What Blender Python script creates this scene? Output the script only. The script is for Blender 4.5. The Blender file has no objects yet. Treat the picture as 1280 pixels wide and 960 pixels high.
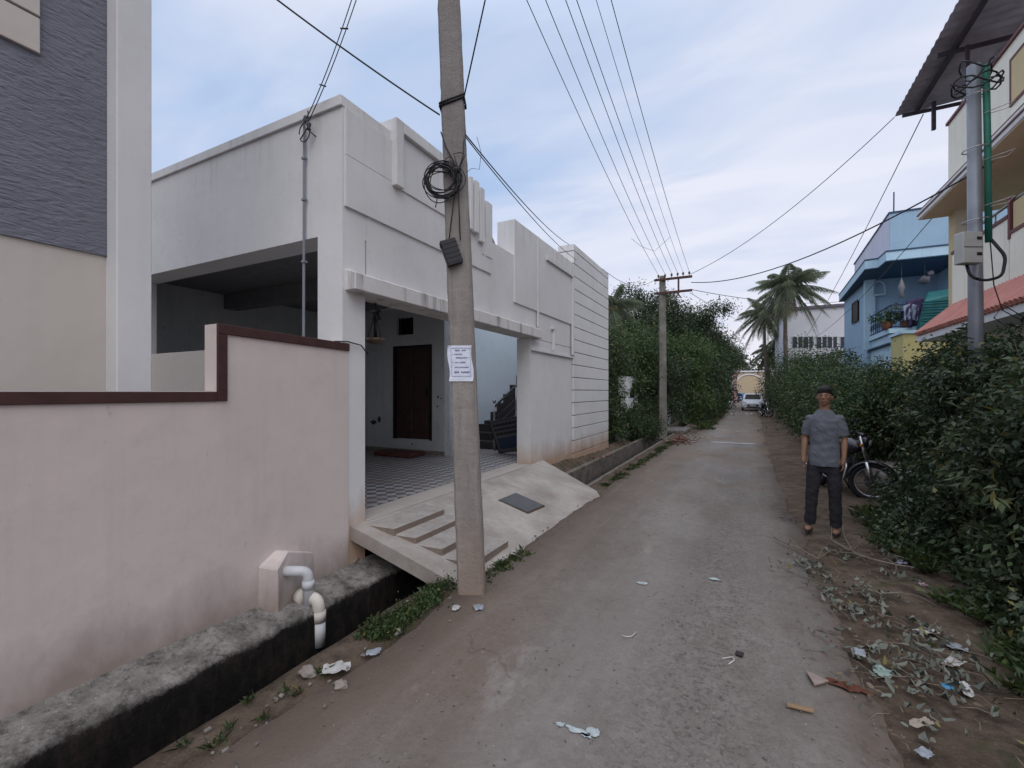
import bpy, bmesh, math, random
import numpy as np
from mathutils import Vector, Matrix, noise as mnoise
R = math.radians
random.seed(7)
sc = bpy.context.scene
col = sc.collection

# ---------------------------------------------------------------- camera numbers
FPX, EYE, HOR, YAW = 563.0, 1.65, 490.0, 27.1
_s, _c = math.sin(R(YAW)), math.cos(R(YAW))
def atY(px, py, Y):
    dx = (px-640)/FPX; D = Y/(_c+dx*_s)
    return Vector((D*(-_s+dx*_c), Y, EYE+D*(HOR-py)/FPX))
def atX(px, py, X):
    dx = (px-640)/FPX; D = X/(-_s+dx*_c)
    return Vector((X, D*(_c+dx*_s), EYE+D*(HOR-py)/FPX))
def atD(px, py, D):
    dx = (px-640)/FPX
    return Vector((D*(-_s+dx*_c), D*(_c+dx*_s), EYE+D*(HOR-py)/FPX))

# ---------------------------------------------------------------- materials
def _new(name):
    m = bpy.data.materials.new(name); m.use_nodes = True
    nt = m.node_tree
    return m, nt, nt.nodes, nt.links, nt.nodes['Principled BSDF']
def rgba(c): return (c[0], c[1], c[2], 1.0)
def _noise(N, L, vec, scale, detail=6, rough=.6, dist=0.0):
    n = N.new('ShaderNodeTexNoise'); n.inputs['Scale'].default_value = scale
    n.inputs['Detail'].default_value = detail; n.inputs['Roughness'].default_value = rough
    n.inputs['Distortion'].default_value = dist
    L.new(vec, n.inputs['Vector']); return n.outputs['Fac']
def _map(N, L, val, a, b, c=0.0, d=1.0):
    n = N.new('ShaderNodeMapRange'); n.clamp = True
    for k, v in zip(('From Min', 'From Max', 'To Min', 'To Max'), (a, b, c, d)): n.inputs[k].default_value = v
    L.new(val, n.inputs['Value']); return n.outputs['Result']
def _math(N, L, op, a, b):
    n = N.new('ShaderNodeMath'); n.operation = op
    for i, v in enumerate((a, b)):
        if isinstance(v, (int, float)): n.inputs[i].default_value = v
        else: L.new(v, n.inputs[i])
    return n.outputs[0]
def _mix(N, L, fac, a, b, mode='MIX'):
    n = N.new('ShaderNodeMix'); n.data_type = 'RGBA'; n.blend_type = mode
    if isinstance(fac, (int, float)): n.inputs['Factor'].default_value = fac
    else: L.new(fac, n.inputs['Factor'])
    for k, v in ((6, a), (7, b)):
        if isinstance(v, tuple): n.inputs[k].default_value = rgba(v)
        else: L.new(v, n.inputs[k])
    return n.outputs[2]
def _pos(N):
    return N.new('ShaderNodeNewGeometry').outputs['Position']
def _obj(N):
    return N.new('ShaderNodeTexCoord').outputs['Object']
def _scale(N, L, vec, s):
    n = N.new('ShaderNodeMapping'); n.inputs['Scale'].default_value = s
    L.new(vec, n.inputs['Vector']); return n.outputs['Vector']
def _bump(N, L, h, P, strength=.3, dist=.01, prev=None):
    b = N.new('ShaderNodeBump'); b.inputs['Strength'].default_value = strength
    b.inputs['Distance'].default_value = dist; L.new(h, b.inputs['Height'])
    if prev is not None: L.new(prev, b.inputs['Normal'])
    L.new(b.outputs['Normal'], P.inputs['Normal']); return b.outputs['Normal']

def simple(name, c, rough=.7, metal=0.0, var=.12, scale=9.0, bump=.0, bscale=80, c2=None, spec=.35):
    m, nt, N, L, P = _new(name)
    v = _obj(N)
    f = _map(N, L, _noise(N, L, v, scale), .3, .7)
    lo = tuple(x*(1-var) for x in c); hi = c2 if c2 else tuple(min(1, x*(1+var)) for x in c)
    L.new(_mix(N, L, f, lo, hi), P.inputs['Base Color'])
    P.inputs['Roughness'].default_value = rough; P.inputs['Metallic'].default_value = metal
    P.inputs['Specular IOR Level'].default_value = spec
    if bump: _bump(N, L, _noise(N, L, v, bscale, 4), P, bump, .004)
    return m

def plaster(name, c, var=.06, streak=.25, streak_c=(.16,.15,.14), base_z=0.0, base_h=.6, base_c=None, base_s=.7,
            blot=.15, bump=.25, top_z=None, rough=.85, spots=0.0, crack=0.0):
    """painted plaster: soft mottling, rain streaks, mud splash near the foot"""
    m, nt, N, L, P = _new(name)
    p = _pos(N)
    f = _map(N, L, _noise(N, L, p, 1.1, 5), .3, .7)
    cc = _mix(N, L, f, tuple(x*(1-var) for x in c), tuple(min(1, x*(1+var)) for x in c))
    f2 = _map(N, L, _noise(N, L, p, 6.0, 8, .7), .52, .8, 0, blot)
    cc = _mix(N, L, f2, cc, streak_c)
    st = _noise(N, L, _scale(N, L, p, (7, 7, .45)), 1.0, 6, .65)
    stf = _map(N, L, st, .52, .78, 0, streak)
    if top_z is not None:
        sep = N.new('ShaderNodeSeparateXYZ'); L.new(p, sep.inputs[0])
        g = _map(N, L, sep.outputs[2], top_z-.55, top_z, .15, 1.9)
        stf = _math(N, L, 'MULTIPLY', stf, g)
    cc = _mix(N, L, stf, cc, streak_c)
    if base_c:
        sep = N.new('ShaderNodeSeparateXYZ'); L.new(p, sep.inputs[0])
        n = _noise(N, L, _scale(N, L, p, (1.6, 1.6, .9)), 2.0, 7, .65)
        h = _math(N, L, 'ADD', sep.outputs[2], _math(N, L, 'MULTIPLY', _math(N, L, 'SUBTRACT', n, .5), -base_h*1.6))
        g = _map(N, L, h, base_z, base_z+base_h, base_s, 0)
        cc = _mix(N, L, g, cc, base_c)
    if spots:
        sp = _map(N, L, _noise(N, L, _scale(N, L, p, (1, 1, .7)), 13.0, 3, .5), .72, .80, 0, spots)
        cc = _mix(N, L, sp, cc, streak_c)
    if crack:
        v = N.new('ShaderNodeTexVoronoi'); v.feature = 'DISTANCE_TO_EDGE'; v.inputs['Scale'].default_value = .8
        wn = N.new('ShaderNodeTexNoise'); wn.inputs['Scale'].default_value = 2.5; wn.inputs['Detail'].default_value = 8; L.new(p, wn.inputs['Vector'])
        wp = N.new('ShaderNodeVectorMath'); wp.operation = 'ADD'; L.new(p, wp.inputs[0]); L.new(wn.outputs['Color'], wp.inputs[1]); L.new(wp.outputs[0], v.inputs['Vector'])
        ck = _math(N, L, 'MULTIPLY', _map(N, L, v.outputs['Distance'], 0, .004, crack, 0), _map(N, L, _noise(N, L, p, .9, 4), .50, .56))
        cc = _mix(N, L, ck, cc, streak_c)
        sc_ = _map(N, L, _noise(N, L, _scale(N, L, p, (2.2, 2.2, 4)), 2.2, 9, .8), .66, .72, 0, .35)
        cc = _mix(N, L, sc_, cc, streak_c)
    L.new(cc, P.inputs['Base Color'])
    P.inputs['Roughness'].default_value = rough; P.inputs['Specular IOR Level'].default_value = .25
    h1 = _noise(N, L, p, 3.0, 4); h2 = _noise(N, L, p, 120, 3)
    b = _bump(N, L, h1, P, bump, .03)
    _bump(N, L, h2, P, bump*.8, .002, b)
    return m

def leafmat(name, dark, light, trans=.22, rough=.55, patch=None):
    m, nt, N, L, P = _new(name)
    g = N.new('ShaderNodeNewGeometry')
    r = _map(N, L, g.outputs['Random Per Island'], 0, 1)
    c = _mix(N, L, r, dark, light)
    f = _map(N, L, _noise(N, L, g.outputs['Position'], 1.3, 3), .35, .65)
    c = _mix(N, L, _math(N, L, 'MULTIPLY', f, .55), c, patch or tuple(x*.45 for x in dark))
    y = _map(N, L, g.outputs['Random Per Island'], .945, .97)
    c = _mix(N, L, y, c, (.17, .15, .05))
    L.new(c, P.inputs['Base Color']); P.inputs['Roughness'].default_value = rough
    P.inputs['Specular IOR Level'].default_value = .4
    t = N.new('ShaderNodeBsdfTranslucent'); L.new(c, t.inputs['Color'])
    mx = N.new('ShaderNodeMixShader'); mx.inputs[0].default_value = trans
    out = [n for n in N if n.type == 'OUTPUT_MATERIAL'][0]
    L.new(P.outputs[0], mx.inputs[1]); L.new(t.outputs[0], mx.inputs[2]); L.new(mx.outputs[0], out.inputs['Surface'])
    return m

# ---------------------------------------------------------------- object helpers
def tag(o, label=None, cat=None, group=None, kind=None):
    if label: o['label'] = label
    if cat: o['category'] = cat
    if group: o['group'] = group
    if kind: o['kind'] = kind
    return o
def empty(name, loc=(0, 0, 0), label=None, cat=None, group=None, rz=0):
    o = bpy.data.objects.new(name, None); col.objects.link(o)
    o.location = loc; o.rotation_euler = (0, 0, rz); o.empty_display_size = .2
    return tag(o, label, cat, group)
def _root_off(o):
    v = Vector((0, 0, 0))
    while o is not None: v += Vector(o.location); o = o.parent
    return v
def link_mesh(name, me, mat, parent=None, smooth=False, base=True):
    if mat:
        for mm in (mat if isinstance(mat, list) else [mat]): me.materials.append(mm)
    o = bpy.data.objects.new(name, me); col.objects.link(o)
    if parent is not None:
        o.parent = parent
        off = _root_off(parent)
        if off.length > 0: me.transform(Matrix.Translation(-off))
    elif base and len(me.vertices):
        n = len(me.vertices); a = np.empty(n*3, np.float32); me.vertices.foreach_get('co', a); a = a.reshape(-1, 3)
        off = Vector(((float(a[:,0].min())+float(a[:,0].max()))/2, (float(a[:,1].min())+float(a[:,1].max()))/2, float(a[:,2].min())))
        me.transform(Matrix.Translation(-off)); o.location = off
    if smooth:
        me.polygons.foreach_set('use_smooth', [True]*len(me.polygons))
    me.update()
    return o

class MB:
    def __init__(s): s.v = []; s.f = []
    def add(s, vs, fs):
        n = len(s.v); s.v += [tuple(v) for v in vs]; s.f += [tuple(i+n for i in f) for f in fs]; return s
    def box(s, x0, x1, y0, y1, z0, z1, M=None):
        vs = [(x, y, z) for x in (x0, x1) for y in (y0, y1) for z in (z0, z1)]
        if M: vs = [tuple(M @ Vector(v)) for v in vs]
        return s.add(vs, [(0,1,3,2),(4,6,7,5),(0,4,5,1),(2,3,7,6),(0,2,6,4),(1,5,7,3)])
    def hexa(s, b, t):
        """b, t: four points each, same winding (counter-clockwise from above)"""
        return s.add(list(b)+list(t), [(3,2,1,0),(4,5,6,7),(0,1,5,4),(1,2,6,5),(2,3,7,6),(3,0,4,7)])
    def prism(s, poly, axis, a0, a1):
        """poly of 2-D points extruded along axis (0 x, 1 y, 2 z)"""
        def P(p, a):
            l = list(p); l.insert(axis, a); return tuple(l)
        n = len(poly)
        vs = [P(p, a0) for p in poly]+[P(p, a1) for p in poly]
        fs = [tuple(range(n-1, -1, -1)), tuple(range(n, 2*n))]+[(i, (i+1) % n, n+(i+1) % n, n+i) for i in range(n)]
        return s.add(vs, fs)
    def tube(s, pts, r, n=8, cap=True):
        pts = [Vector(p) for p in pts]; m = len(pts)
        rr = r if hasattr(r, '__len__') else [r]*m
        rings = []; up = None
        for i, p in enumerate(pts):
            d = (pts[min(i+1, m-1)]-pts[max(i-1, 0)])
            if d.length < 1e-9: d = Vector((0, 0, 1))
            d.normalize()
            if up is None:
                up = Vector((0, 0, 1)) if abs(d.z) < .9 else Vector((1, 0, 0))
            a = d.cross(up)
            if a.length < 1e-6: a = d.orthogonal()
            a.normalize(); b = a.cross(d).normalized(); up = b
            rings.append([p+(a*math.cos(2*math.pi*k/n)+b*math.sin(2*math.pi*k/n))*rr[i] for k in range(n)])
        vs = [v for q in rings for v in q]; fs = []
        for i in range(m-1):
            for k in range(n):
                fs.append((i*n+k, i*n+(k+1) % n, (i+1)*n+(k+1) % n, (i+1)*n+k))
        if cap: fs += [tuple(range(n-1, -1, -1)), tuple((m-1)*n+k for k in range(n))]
        return s.add(vs, fs)
    def lathe(s, prof, c=(0, 0, 0), n=20, M=None):
        vs = []; fs = []
        for r, z in prof:
            for k in range(n):
                v = Vector((r*math.cos(2*math.pi*k/n), r*math.sin(2*math.pi*k/n), z))
                if M: v = M @ v
                vs.append(v+Vector(c))
        m = len(prof)
        for i in range(m-1):
            for k in range(n): fs.append((i*n+k, i*n+(k+1) % n, (i+1)*n+(k+1) % n, (i+1)*n+k))
        return s.add(vs, fs)
    def ico(s, c, r, sub=2, sx=1, sy=1, sz=1, jit=0, seed=0):
        bm = bmesh.new(); bmesh.ops.create_icosphere(bm, subdivisions=sub, radius=1)
        rnd = random.Random(seed); o = Vector((rnd.random()*9, rnd.random()*9, rnd.random()*9))
        bm.verts.ensure_lookup_table()
        vs = []
        for v in bm.verts:
            k = 1+jit*(mnoise.noise(v.co*1.6+o)*1.5)
            vs.append((c[0]+v.co.x*r*sx*k, c[1]+v.co.y*r*sy*k, c[2]+v.co.z*r*sz*k))
        fs = [tuple(q.index for q in f.verts) for f in bm.faces]; bm.free()
        return s.add(vs, fs)
    def build(s, name, mat, parent=None, smooth=False, bevel=0, base=True):
        me = bpy.data.meshes.new(name); me.from_pydata(s.v, [], s.f)
        if bevel or not smooth:
            bm = bmesh.new(); bm.from_mesh(me)
            bmesh.ops.recalc_face_normals(bm, faces=bm.faces)
            if bevel:
                bmesh.ops.bevel(bm, geom=[e for e in bm.edges if len(e.link_faces) == 2 and e.calc_face_angle(0) > .5], offset=bevel, segments=1, affect='EDGES', profile=.5)
            bm.to_mesh(me); bm.free()
        return link_mesh(name, me, mat, parent, smooth, base)

def box(name, mat, x0, x1, y0, y1, z0, z1, parent=None, bevel=0):
    return MB().box(x0, x1, y0, y1, z0, z1).build(name, mat, parent, bevel=bevel)

def copy_tree(o, parent=None):
    c = o.copy(); col.objects.link(c); c.parent = parent
    for ch in [x for x in bpy.data.objects if x.parent == o]: copy_tree(ch, c)
    return c

# ---------------------------------------------------------------- foliage
def np_mesh(name, V, Q, mat, parent=None):
    me = bpy.data.meshes.new(name)
    V = np.ascontiguousarray(V, np.float32); Q = np.ascontiguousarray(Q, np.int32); k = Q.shape[1]
    me.vertices.add(len(V)); me.vertices.foreach_set('co', V.ravel())
    me.loops.add(Q.size); me.loops.foreach_set('vertex_index', Q.ravel())
    me.polygons.add(len(Q)); me.polygons.foreach_set('loop_start', np.arange(0, Q.size, k, dtype=np.int32))
    me.update(calc_edges=True)
    return link_mesh(name, me, mat, parent)

def leaf_arrays(blobs, n, size, seed, clump=.22, per=34, asp=.42, shell=.55, up=.5, droop=.35, zmin=None):
    rg = np.random.default_rng(seed)
    B = np.array([b[:6] for b in blobs], float)
    w = B[:,3]*B[:,4]*B[:,5]; w = w**.8
    if len(blobs[0]) > 6: w = w*np.array([b[6] for b in blobs])
    w = w/w.sum()
    nc = max(3, n//per)
    bi = rg.choice(len(B), nc, p=w)
    d = rg.normal(size=(nc, 3)); d /= np.linalg.norm(d, axis=1)[:,None]
    # lumpy outline
    ph = rg.uniform(0, 6.28, (len(B), 3))
    lump = 1+.20*np.sin(d[:,0]*5+ph[bi,0])+.18*np.sin(d[:,1]*6+ph[bi,1])+.16*np.sin(d[:,2]*7+ph[bi,2])+.035*rg.normal(size=nc)
    r = (shell+(1-shell)*rg.random(nc)**.6)*lump
    C = B[bi,:3]+d*B[bi,3:6]*r[:,None]
    ci = rg.integers(0, nc, n)
    cs = clump*rg.uniform(.5, 1.4, nc)
    P = C[ci]+rg.normal(size=(n, 3))*cs[ci][:,None]*np.array([1, 1, .8])
    if zmin is not None: P[:,2] = np.maximum(P[:,2], zmin+rg.random(n)*.12)
    out = P-B[bi[ci],:3]; out /= (np.linalg.norm(out, axis=1)[:,None]+1e-6)
    nrm = rg.normal(size=(n, 3))*.7+out*.55+np.array([0, 0, up]); nrm /= np.linalg.norm(nrm, axis=1)[:,None]
    t = rg.normal(size=(n, 3))+out*.8-np.array([0, 0, droop]); t -= nrm*(t*nrm).sum(1)[:,None]; t /= (np.linalg.norm(t, axis=1)[:,None]+1e-6)
    b = np.cross(nrm, t)
    s = (size*rg.uniform(.55, 1.35, n))[:,None]
    V = np.empty((n, 4, 3))
    V[:,0] = P; V[:,1] = P+t*s*.5+b*s*asp*.5+nrm*s*.06; V[:,2] = P+t*s-nrm*s*.16; V[:,3] = P+t*s*.5-b*s*asp*.5+nrm*s*.06
    return V.reshape(-1, 3), np.arange(n*4).reshape(n, 4), C
def leaves(name, mat, blobs, n, size, seed, parent=None, alt=None, **k):
    if alt is None:
        V, Q, C = leaf_arrays(blobs, n, size, seed, **k)
        return np_mesh(name, V, Q, mat, parent), C
    # a second, larger and narrower leaf mixed in
    n2 = int(n*.30); V, Q, C = leaf_arrays(blobs, n-n2, size*.85, seed, **k)
    k2 = dict(k); k2['asp'] = .34; k2['clump'] = k.get('clump', .22)*.7; k2['per'] = 14; k2['droop'] = .9
    V2, Q2, _ = leaf_arrays(blobs, n2, size*1.45, seed+999, **k2)
    o = np_mesh(name, np.concatenate([V, V2]), np.concatenate([Q, Q2+len(V)]), [mat, alt], parent)
    mi = np.zeros(len(Q)+len(Q2), np.int32); mi[len(Q):] = 1; o.data.polygons.foreach_set('material_index', mi)
    return o, C

def tree(name, label, cat, base, blobs, n, size, mat, bark, seed, group=None, trunk_r=.12, limbs=14, part='crown', over=1.0, **k):
    root = empty(name, base, label, cat, group)
    _, C = leaves(part, mat, blobs, n, size, seed, root, **k)
    rnd = random.Random(seed)
    mb = MB(); b = Vector(base)
    top = max((Vector(q[:3]) for q in blobs), key=lambda v: v.z)
    fork = b.lerp(top, .35)+Vector((rnd.uniform(-.1, .1), rnd.uniform(-.1, .1), 0))
    mb.tube([b-Vector((0, 0, .1)), b.lerp(fork, .5)+Vector((rnd.uniform(-.06, .06), rnd.uniform(-.06, .06), 0)), fork], [trunk_r*1.3, trunk_r, trunk_r*.85], 9)
    for i in range(limbs):
        c = Vector([float(x) for x in C[rnd.randrange(len(C))]])
        c = fork+(c-fork)*rnd.uniform(.95, over)
        mid = fork.lerp(c, .5)+Vector((rnd.uniform(-.2, .2), rnd.uniform(-.2, .2), rnd.uniform(0, .3)))*min(1.0, (c-fork).length*.3)
        mb.tube([fork-Vector((0, 0, rnd.uniform(0, .2))), mid, c], [trunk_r*.5, trunk_r*.3, trunk_r*.08], 5)
    mb.build('trunk' if trunk_r > .05 else 'stem', bark, root, smooth=True)
    return root

def blades(name, mat, spots, n, h, seed, parent=None, w=.006, spread=.5):
    """grass: thin bent blades in tufts; spots (x, y, z, radius)"""
    rg = np.random.default_rng(seed)
    S = np.array(spots, float); wgt = S[:,3]**1.5; wgt /= wgt.sum()
    i = rg.choice(len(S), n, p=wgt)
    a = rg.uniform(0, 6.28, n); r = rg.random(n)**.6*S[i,3]
    P = np.stack([S[i,0]+np.cos(a)*r, S[i,1]+np.sin(a)*r, S[i,2]], 1)
    L = h*rg.uniform(.4, 1.3, n)
    d = rg.normal(size=(n, 3))*spread; d[:,2] = 1; d /= np.linalg.norm(d, axis=1)[:,None]
    b = np.cross(d, rg.normal(size=(n, 3))); b /= np.linalg.norm(b, axis=1)[:,None]
    o = rg.normal(size=(n, 3))*.25; o[:,2] = -.12
    V = np.empty((n, 4, 3)); W = (w*rg.uniform(.6, 1.5, n))[:,None]; Lc = L[:,None]
    V[:,0] = P-b*W; V[:,1] = P+b*W; V[:,2] = P+d*Lc*.6+b*W*.8; V[:,3] = P+d*Lc+o*Lc
    return np_mesh(name, V.reshape(-1, 3), np.arange(n*4).reshape(n, 4), mat, parent)

def sag(a, b, s, n=22):
    a, b = Vector(a), Vector(b)
    return [a.lerp(b, i/n)-Vector((0, 0, 4*s*(i/n)*(1-i/n))) for i in range(n+1)]
# ---------------------------------------------------------------- camera, light, sky
cd = bpy.data.cameras.new('camera'); cam = bpy.data.objects.new('camera', cd); col.objects.link(cam)
cam.location = (0, 0, EYE); cam.rotation_euler = (R(90), 0, R(YAW))
cd.sensor_width = 36; cd.lens = 36*FPX/1280; cd.shift_y = 10/1280; cd.clip_end = 3000; cd.clip_start = .05
sc.camera = cam
sc.view_settings.view_transform = 'Standard'; sc.view_settings.look = 'None'
sc.view_settings.gamma = 1; sc.view_settings.use_curve_mapping = False
sc.view_settings.exposure = 0.0
SUN_EL, SUN_AZ = 48, 148          # soft light from the open side of the road
ld = bpy.data.lights.new('sun', 'SUN'); ld.energy = .9; ld.angle = R(40); ld.color = (1.0, .97, .94)
lo = bpy.data.objects.new('sun', ld); col.objects.link(lo); lo.location = (20, 10, 30)
sd = Vector((math.sin(R(SUN_AZ))*math.cos(R(SUN_EL)), math.cos(R(SUN_AZ))*math.cos(R(SUN_EL)), math.sin(R(SUN_EL))))
lo.rotation_euler = sd.to_track_quat('Z', 'Y').to_euler()
w = bpy.data.worlds.new('World'); sc.world = w; w.use_nodes = True
N, L = w.node_tree.nodes, w.node_tree.links
bg = N['Background']; bg.inputs['Strength'].default_value = .11
sky = N.new('ShaderNodeTexSky'); sky.sky_type = 'NISHITA'; sky.sun_disc = False
sky.sun_elevation = R(SUN_EL); sky.sun_rotation = R(SUN_AZ); sky.air_density = 1.0; sky.dust_density = 1.5; sky.ozone_density = 1.5
tc = N.new('ShaderNodeTexCoord').outputs['Generated']
sep = N.new('ShaderNodeSeparateXYZ'); L.new(tc, sep.inputs[0])
# cloud sheet: the direction is projected on a high flat layer so streaks shorten towards the horizon
zz = _math(N, L, 'ADD', sep.outputs[2], .16)
cmb = N.new('ShaderNodeCombineXYZ')
L.new(_math(N, L, 'DIVIDE', sep.outputs[0], zz), cmb.inputs[0]); L.new(_math(N, L, 'DIVIDE', sep.outputs[1], zz), cmb.inputs[1])
mp = N.new('ShaderNodeMapping'); mp.inputs['Rotation'].default_value = (0, 0, R(-38)); mp.inputs['Scale'].default_value = (.55, 1.25, 1)
mp.inputs['Location'].default_value = (.35, .2, 0)
L.new(cmb.outputs[0], mp.inputs['Vector'])
n1 = _noise(N, L, mp.outputs[0], .95, 4, .45, .35)
n2 = _noise(N, L, mp.outputs[0], 3.0, 5, .5, .6)
nn = _math(N, L, 'ADD', _math(N, L, 'MULTIPLY', n1, .75), _math(N, L, 'MULTIPLY', n2, .25))
# more cover on the road side, clearer to the left
sx = _map(N, L, sep.outputs[0], -.85, .05, -.06, .19)
hz = _map(N, L, sep.outputs[2], .0, .35, .16, 0)
cov = _math(N, L, 'ADD', _math(N, L, 'ADD', nn, sx), hz)
cf = _map(N, L, cov, .38, .66, .10, .97)
shade = _map(N, L, n2, .35, .65)
ccol = _mix(N, L, shade, (6.5, 7.0, 8.4), (7.5, 7.7, 8.8))
warm = _map(N, L, sep.outputs[2], 0, .22, .85, 0)
ccol = _mix(N, L, warm, ccol, (8.8, 8.2, 8.7))
clear = _mix(N, L, .80, sky.outputs[0], (4.0, 5.6, 8.4))
out_ = _mix(N, L, cf, clear, ccol)
# sky mostly out of view, brightened towards zenith and behind camera as added fill
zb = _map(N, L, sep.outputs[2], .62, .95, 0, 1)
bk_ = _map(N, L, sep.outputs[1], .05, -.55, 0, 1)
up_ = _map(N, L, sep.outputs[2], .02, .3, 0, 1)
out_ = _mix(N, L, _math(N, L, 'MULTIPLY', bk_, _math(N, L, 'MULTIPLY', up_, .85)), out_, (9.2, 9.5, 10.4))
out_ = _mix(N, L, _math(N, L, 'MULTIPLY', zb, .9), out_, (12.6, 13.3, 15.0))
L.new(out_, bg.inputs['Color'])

# ---------------------------------------------------------------- ground
def ground_mat():
    m, nt, N, L, P = _new('dirt_ground')
    p = _pos(N)
    a = _map(N, L, _noise(N, L, p, .9, 7, .62), .35, .65)
    c = _mix(N, L, a, (.085, .058, .042), (.155, .118, .090))
    b = _map(N, L, _noise(N, L, p, 7, 6, .7), .45, .7)
    c = _mix(N, L, b, c, (.050, .038, .030))
    d = _map(N, L, _noise(N, L, p, 60, 3, .6), .6, .75, 0, .6)
    c = _mix(N, L, d, c, (.21, .19, .17))
    g = _map(N, L, _noise(N, L, p, 2.6, 6, .65), .56, .66, 0, .55)
    c = _mix(N, L, g, c, (.035, .05, .02))
    L.new(c, P.inputs['Base Color']); P.inputs['Roughness'].default_value = .95; P.inputs['Specular IOR Level'].default_value = .15
    b1 = _bump(N, L, _noise(N, L, p, 9, 8, .7), P, .8, .05)
    _bump(N, L, _noise(N, L, p, 70, 4, .6), P, .6, .012, b1)
    return m
def road_mat():
    m, nt, N, L, P = _new('worn_concrete_road')
    p = _pos(N)
    sp = N.new('ShaderNodeSeparateXYZ'); L.new(p, sp.inputs[0]); X, Y = sp.outputs[0], sp.outputs[1]
    a = _map(N, L, _noise(N, L, _scale(N, L, p, (1, .35, 1)), 1.3, 7, .6), .35, .65)
    c = _mix(N, L, a, (.145, .127, .114), (.212, .190, .174))
    # fine mortar mottling and dark grit
    b = _map(N, L, _noise(N, L, p, 14, 8, .75), .42, .68)
    c = _mix(N, L, b, c, (.112, .100, .091))
    sm = _map(N, L, _noise(N, L, p, 90, 3, .6), .35, .7)
    c = _mix(N, L, _math(N, L, 'MULTIPLY', sm, .35), c, (.29, .265, .25))
    # two worn grit bands (wheel tracks), stronger on the right
    wv = _math(N, L, 'ADD', X, _math(N, L, 'MULTIPLY', _noise(N, L, _scale(N, L, p, (1, .5, 1)), 1.1, 4), .8))
    for (cx, wd, st) in ((.25, .55, .75), (-1.05, .35, .3)):
        dd = _math(N, L, 'ABSOLUTE', _math(N, L, 'SUBTRACT', wv, cx), 0)
        band = _map(N, L, dd, 0, wd, st, 0)
        grit = _map(N, L, _noise(N, L, p, 34, 6, .8), .50, .60)
        c = _mix(N, L, _math(N, L, 'MULTIPLY', band, grit), c, (.050, .042, .038))
    # pale smooth screed ribbon
    dd = _math(N, L, 'ABSOLUTE', _math(N, L, 'SUBTRACT', wv, -.45), 0)
    c = _mix(N, L, _map(N, L, dd, .1, .45, .30, 0), c, (.255, .238, .226))
    # brown silt drifting in from both edges
    nz = _noise(N, L, _scale(N, L, p, (1, .45, 1)), 1.7, 7, .62)
    e = _math(N, L, 'ADD', X, _math(N, L, 'MULTIPLY', _math(N, L, 'SUBTRACT', nz, .5), -2.1))
    c = _mix(N, L, _map(N, L, e, -2.0, -.75, .85, 0), c, (.150, .111, .086))
    e2 = _math(N, L, 'ADD', X, _math(N, L, 'MULTIPLY', _math(N, L, 'SUBTRACT', nz, .5), 1.3))
    c = _mix(N, L, _map(N, L, e2, .22, .70, 0, .9), c, (.105, .075, .057))
    far = _map(N, L, Y, 5, 14, 0, 1)
    pt = _map(N, L, _noise(N, L, p, .55, 5, .6), .46, .60, 0, .8)
    c = _mix(N, L, _math(N, L, 'MULTIPLY', far, pt), c, (.185, .138, .100))
    pd = _map(N, L, _noise(N, L, _scale(N, L, p, (1, .6, 1)), .9, 7, .7), .50, .64, 0, .55)
    c = _mix(N, L, pd, c, (.122, .098, .080))
    pl_ = _map(N, L, _noise(N, L, _scale(N, L, p, (1, .4, 1)), 1.9, 8, .7), .60, .70, 0, .6)
    c = _mix(N, L, pl_, c, (.31, .285, .265))
    # long tyre-polished streaks
    tk = _map(N, L, _noise(N, L, _scale(N, L, p, (5.5, .22, 1)), 1.0, 5, .6), .52, .74, 0, .22)
    c = _mix(N, L, tk, c, (.25, .228, .21))
    tk2 = _map(N, L, _noise(N, L, _scale(N, L, p, (4.2, .18, 1)), 1.7, 5, .6), .56, .78, 0, .25)
    c = _mix(N, L, tk2, c, (.105, .092, .083))
    # pebbles
    s1 = _map(N, L, _noise(N, L, p, 45, 2, .5), .73, .76, 0, .8)
    c = _mix(N, L, s1, c, (.30, .28, .27))
    s2 = _map(N, L, _noise(N, L, _scale(N, L, p, (1, 1, 1)), 33, 2, .5), .27, .30, .75, 0)
    c = _mix(N, L, s2, c, (.06, .05, .045))
    # hairline cracks and cross joints
    v = N.new('ShaderNodeTexVoronoi'); v.feature = 'DISTANCE_TO_EDGE'; v.inputs['Scale'].default_value = .42
    wp = N.new('ShaderNodeVectorMath'); wp.operation = 'ADD'; L.new(p, wp.inputs[0])
    wn = N.new('ShaderNodeTexNoise'); wn.inputs['Scale'].default_value = 1.8; wn.inputs['Detail'].default_value = 8; L.new(p, wn.inputs['Vector'])
    L.new(wn.outputs['Color'], wp.inputs[1]); L.new(wp.outputs[0], v.inputs['Vector'])
    cr = _math(N, L, 'MULTIPLY', _map(N, L, v.outputs['Distance'], 0, .006, .5, 0), _map(N, L, nz, .5, .6))
    c = _mix(N, L, cr, c, (.075, .065, .06))
    L.new(c, P.inputs['Base Color']); P.inputs['Specular IOR Level'].default_value = .3
    L.new(_map(N, L, nz, .3, .7, .72, .95), P.inputs['Roughness'])
    b1 = _bump(N, L, _noise(N, L, p, 4, 6, .6), P, .5, .03)
    b2 = _bump(N, L, _noise(N, L, p, 30, 6, .75), P, .65, .010, b1)
    _bump(N, L, _noise(N, L, p, 140, 2, .6), P, .4, .003, b2)
    return m
M_dirt = ground_mat(); M_road = road_mat()
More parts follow.
